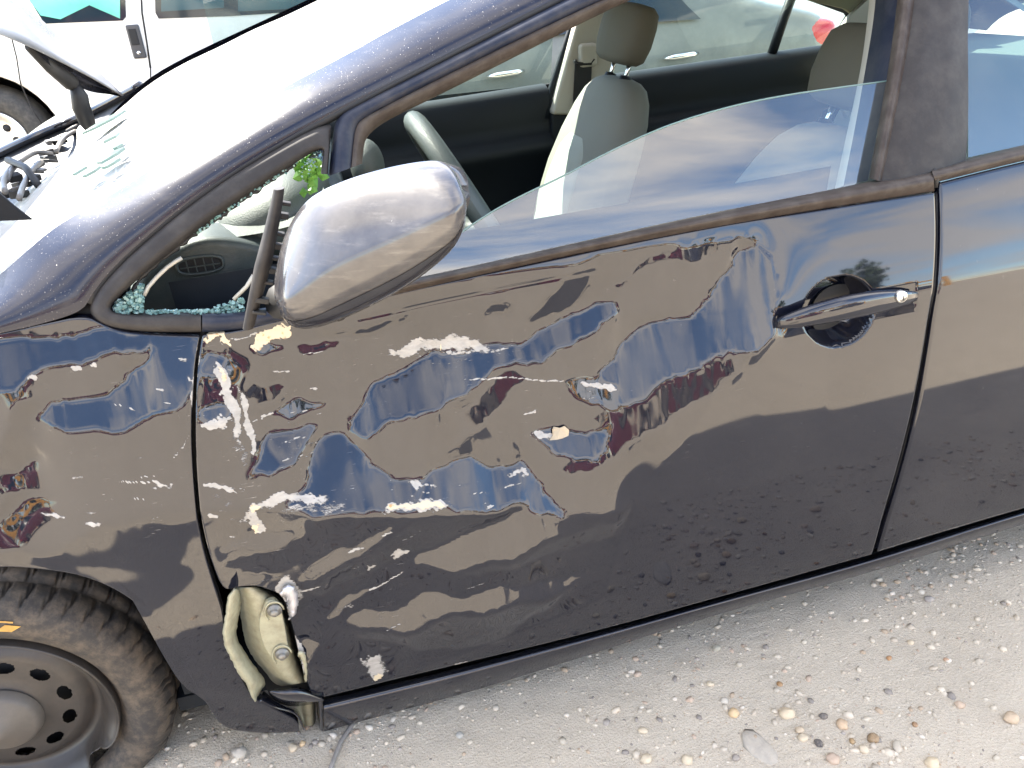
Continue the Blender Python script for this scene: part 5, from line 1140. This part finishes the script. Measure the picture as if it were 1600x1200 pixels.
for x0, x1 in ((252, 350), (372, 490)):
    o = vpane('pane', [(x0, -80), (x0, 18), (x1, 12), (x1, -88)], simple('blue_tinted_glass', (.02, .07, .09), .06, var=.3, vs_=3), -.010); o.parent = w2
def vline(nm, pxs, r=.006):
    mb = MB(); mb.tube([(x, -.001, z) for x, z in (vp(p) for p in pxs)], r, 5); return mb.build(nm, M_trim, van, True)
vline('door_seam', [(216, -100), (222, 20), (230, 70), (235, 106)]); vline('door_seam', [(235, 106), (236, 140), (234, 260)], .004)
vline('fender_seam', [(18, 58), (26, 90), (32, 130), (50, 170), (78, 212)], .004)
x, z = vp((213, 65)); hd = MB(); hd.box((x, -.006, z), (.085, .02, .21)); o = hd.build('door_handle', simple('dark_grey_handle', (.05, .05, .055), .4), van, bevel=.02)
mb = MB(); mb.box((x-.005, -.018, z+.03), (.05, .006, .10)); mb.build('handle_pull', M_black, o, bevel=.01)
mb = MB(); mb.lathe([(0, -.022), (.012, -.022), (.012, -.01)], (x, 0, z-.07), 12); mb.build('lock', M_chrome, o, True)
mb = MB(); mb.lathe([(.45, .0), (.45, .5), (0, .5)], (0, 0.02, .40), 32); mb.build('arch_liner', M_black, van, True)
for wx in (0.0, 3.3):
    wh = empty('wheel'); wh.parent = van
    mb = MB(); mb.lathe([(.215, .04), (.25, .0), (.32, -.01), (.36, .02), (.37, .06), (.37, .20), (.33, .24), (.2, .2)], (wx, .03, .37), 40); mb.build('tyre', M_tyre2, wh, True)
    mb = MB(); mb.lathe([(.0, .03), (.05, .02), (.10, .06), (.17, .05), (.20, .03), (.215, .03), (.215, .1)], (wx, .03, .37), 32); mb.build('rim', M_silver, wh, True)
    for k in range(8):
        a = k*math.pi/4; mb = MB(); mb.lathe([(0, -.004), (.025, -.004), (.03, .01)], (wx+.125*math.cos(a), .085, .37+.125*math.sin(a)), 10); mb.build('rim_hole', M_black, wh, True)
    if wx: mb = MB(); mb.lathe([(.0, .0), (.44, .0), (.45, .012)], (wx, -.004, .40), 32); mb.build('arch', M_black, van, True)

# trees far behind the camera, mirrored in panels and glass
M_bark = simple('bark', (.10, .075, .055), .9, var=.4, vs_=4); M_fol = simple('tree_foliage', (.045, .075, .022), .6, var=.6, vs_=.9)
TL = ['broad dark green tree beyond the yellow rack', 'tall narrow green tree beyond the yellow rack', 'low spreading tree at the yard edge beyond the rack', 'tall twin crowned tree beyond the rack', 'small rounded tree at the yard edge', 'wide old tree beyond the maroon car', 'leaning green tree past the storage rack', 'dense tree at the end of the yard']
for k, lb in enumerate(TL):
    R7 = random.Random(40+k); x = -21+k*6+R7.uniform(-1, 1); y = -24-R7.uniform(0, 6); hgt = R7.uniform(5.0, 8.0)
    tr_ = empty('tree', (x, y, 0)); tag(tr_, lb, 'tree', 'trees behind the yard')
    mb = MB(); mb.tube([(0, 0, -.2), (.1, 0, hgt*.25), (R7.uniform(-.3, .3), .1, hgt*.5), (R7.uniform(-.5, .5), 0, hgt*.8)], [.22, .17, .12, .04], 8)
    for q in range(7):
        a = R7.uniform(0, 6.28); z0 = hgt*R7.uniform(.3, .6); mb.tube([(0, 0, z0), (math.cos(a)*.8, math.sin(a)*.8, z0+.6), (math.cos(a)*1.7, math.sin(a)*1.7, z0+1.3)], [.08, .05, .02], 5)
    mb.build('trunk', M_bark, tr_, True)
    cl_ = [(R7.gauss(0, 1.3), R7.gauss(0, 1.0), hgt*R7.uniform(.35, .95), R7.uniform(.6, 1.2)) for _ in range(16)]; mb = MB()
    for q in range(1700):
        c = R7.choice(cl_); d = Vector((R7.gauss(0, 1), R7.gauss(0, 1), R7.gauss(0, 1))).normalized()*c[3]*R7.uniform(.5, 1.05)
        p = Vector(c[:3])+d; s = R7.uniform(.10, .22); u = Vector((R7.gauss(0, 1), R7.gauss(0, 1), R7.gauss(0, 1))).normalized()*s; v_ = u.orthogonal().normalized()*s*.7
        mb.add([p-u, p+v_, p+u, p-v_], [(0, 1, 2, 3)])
    mb.build('crown', M_fol, tr_)
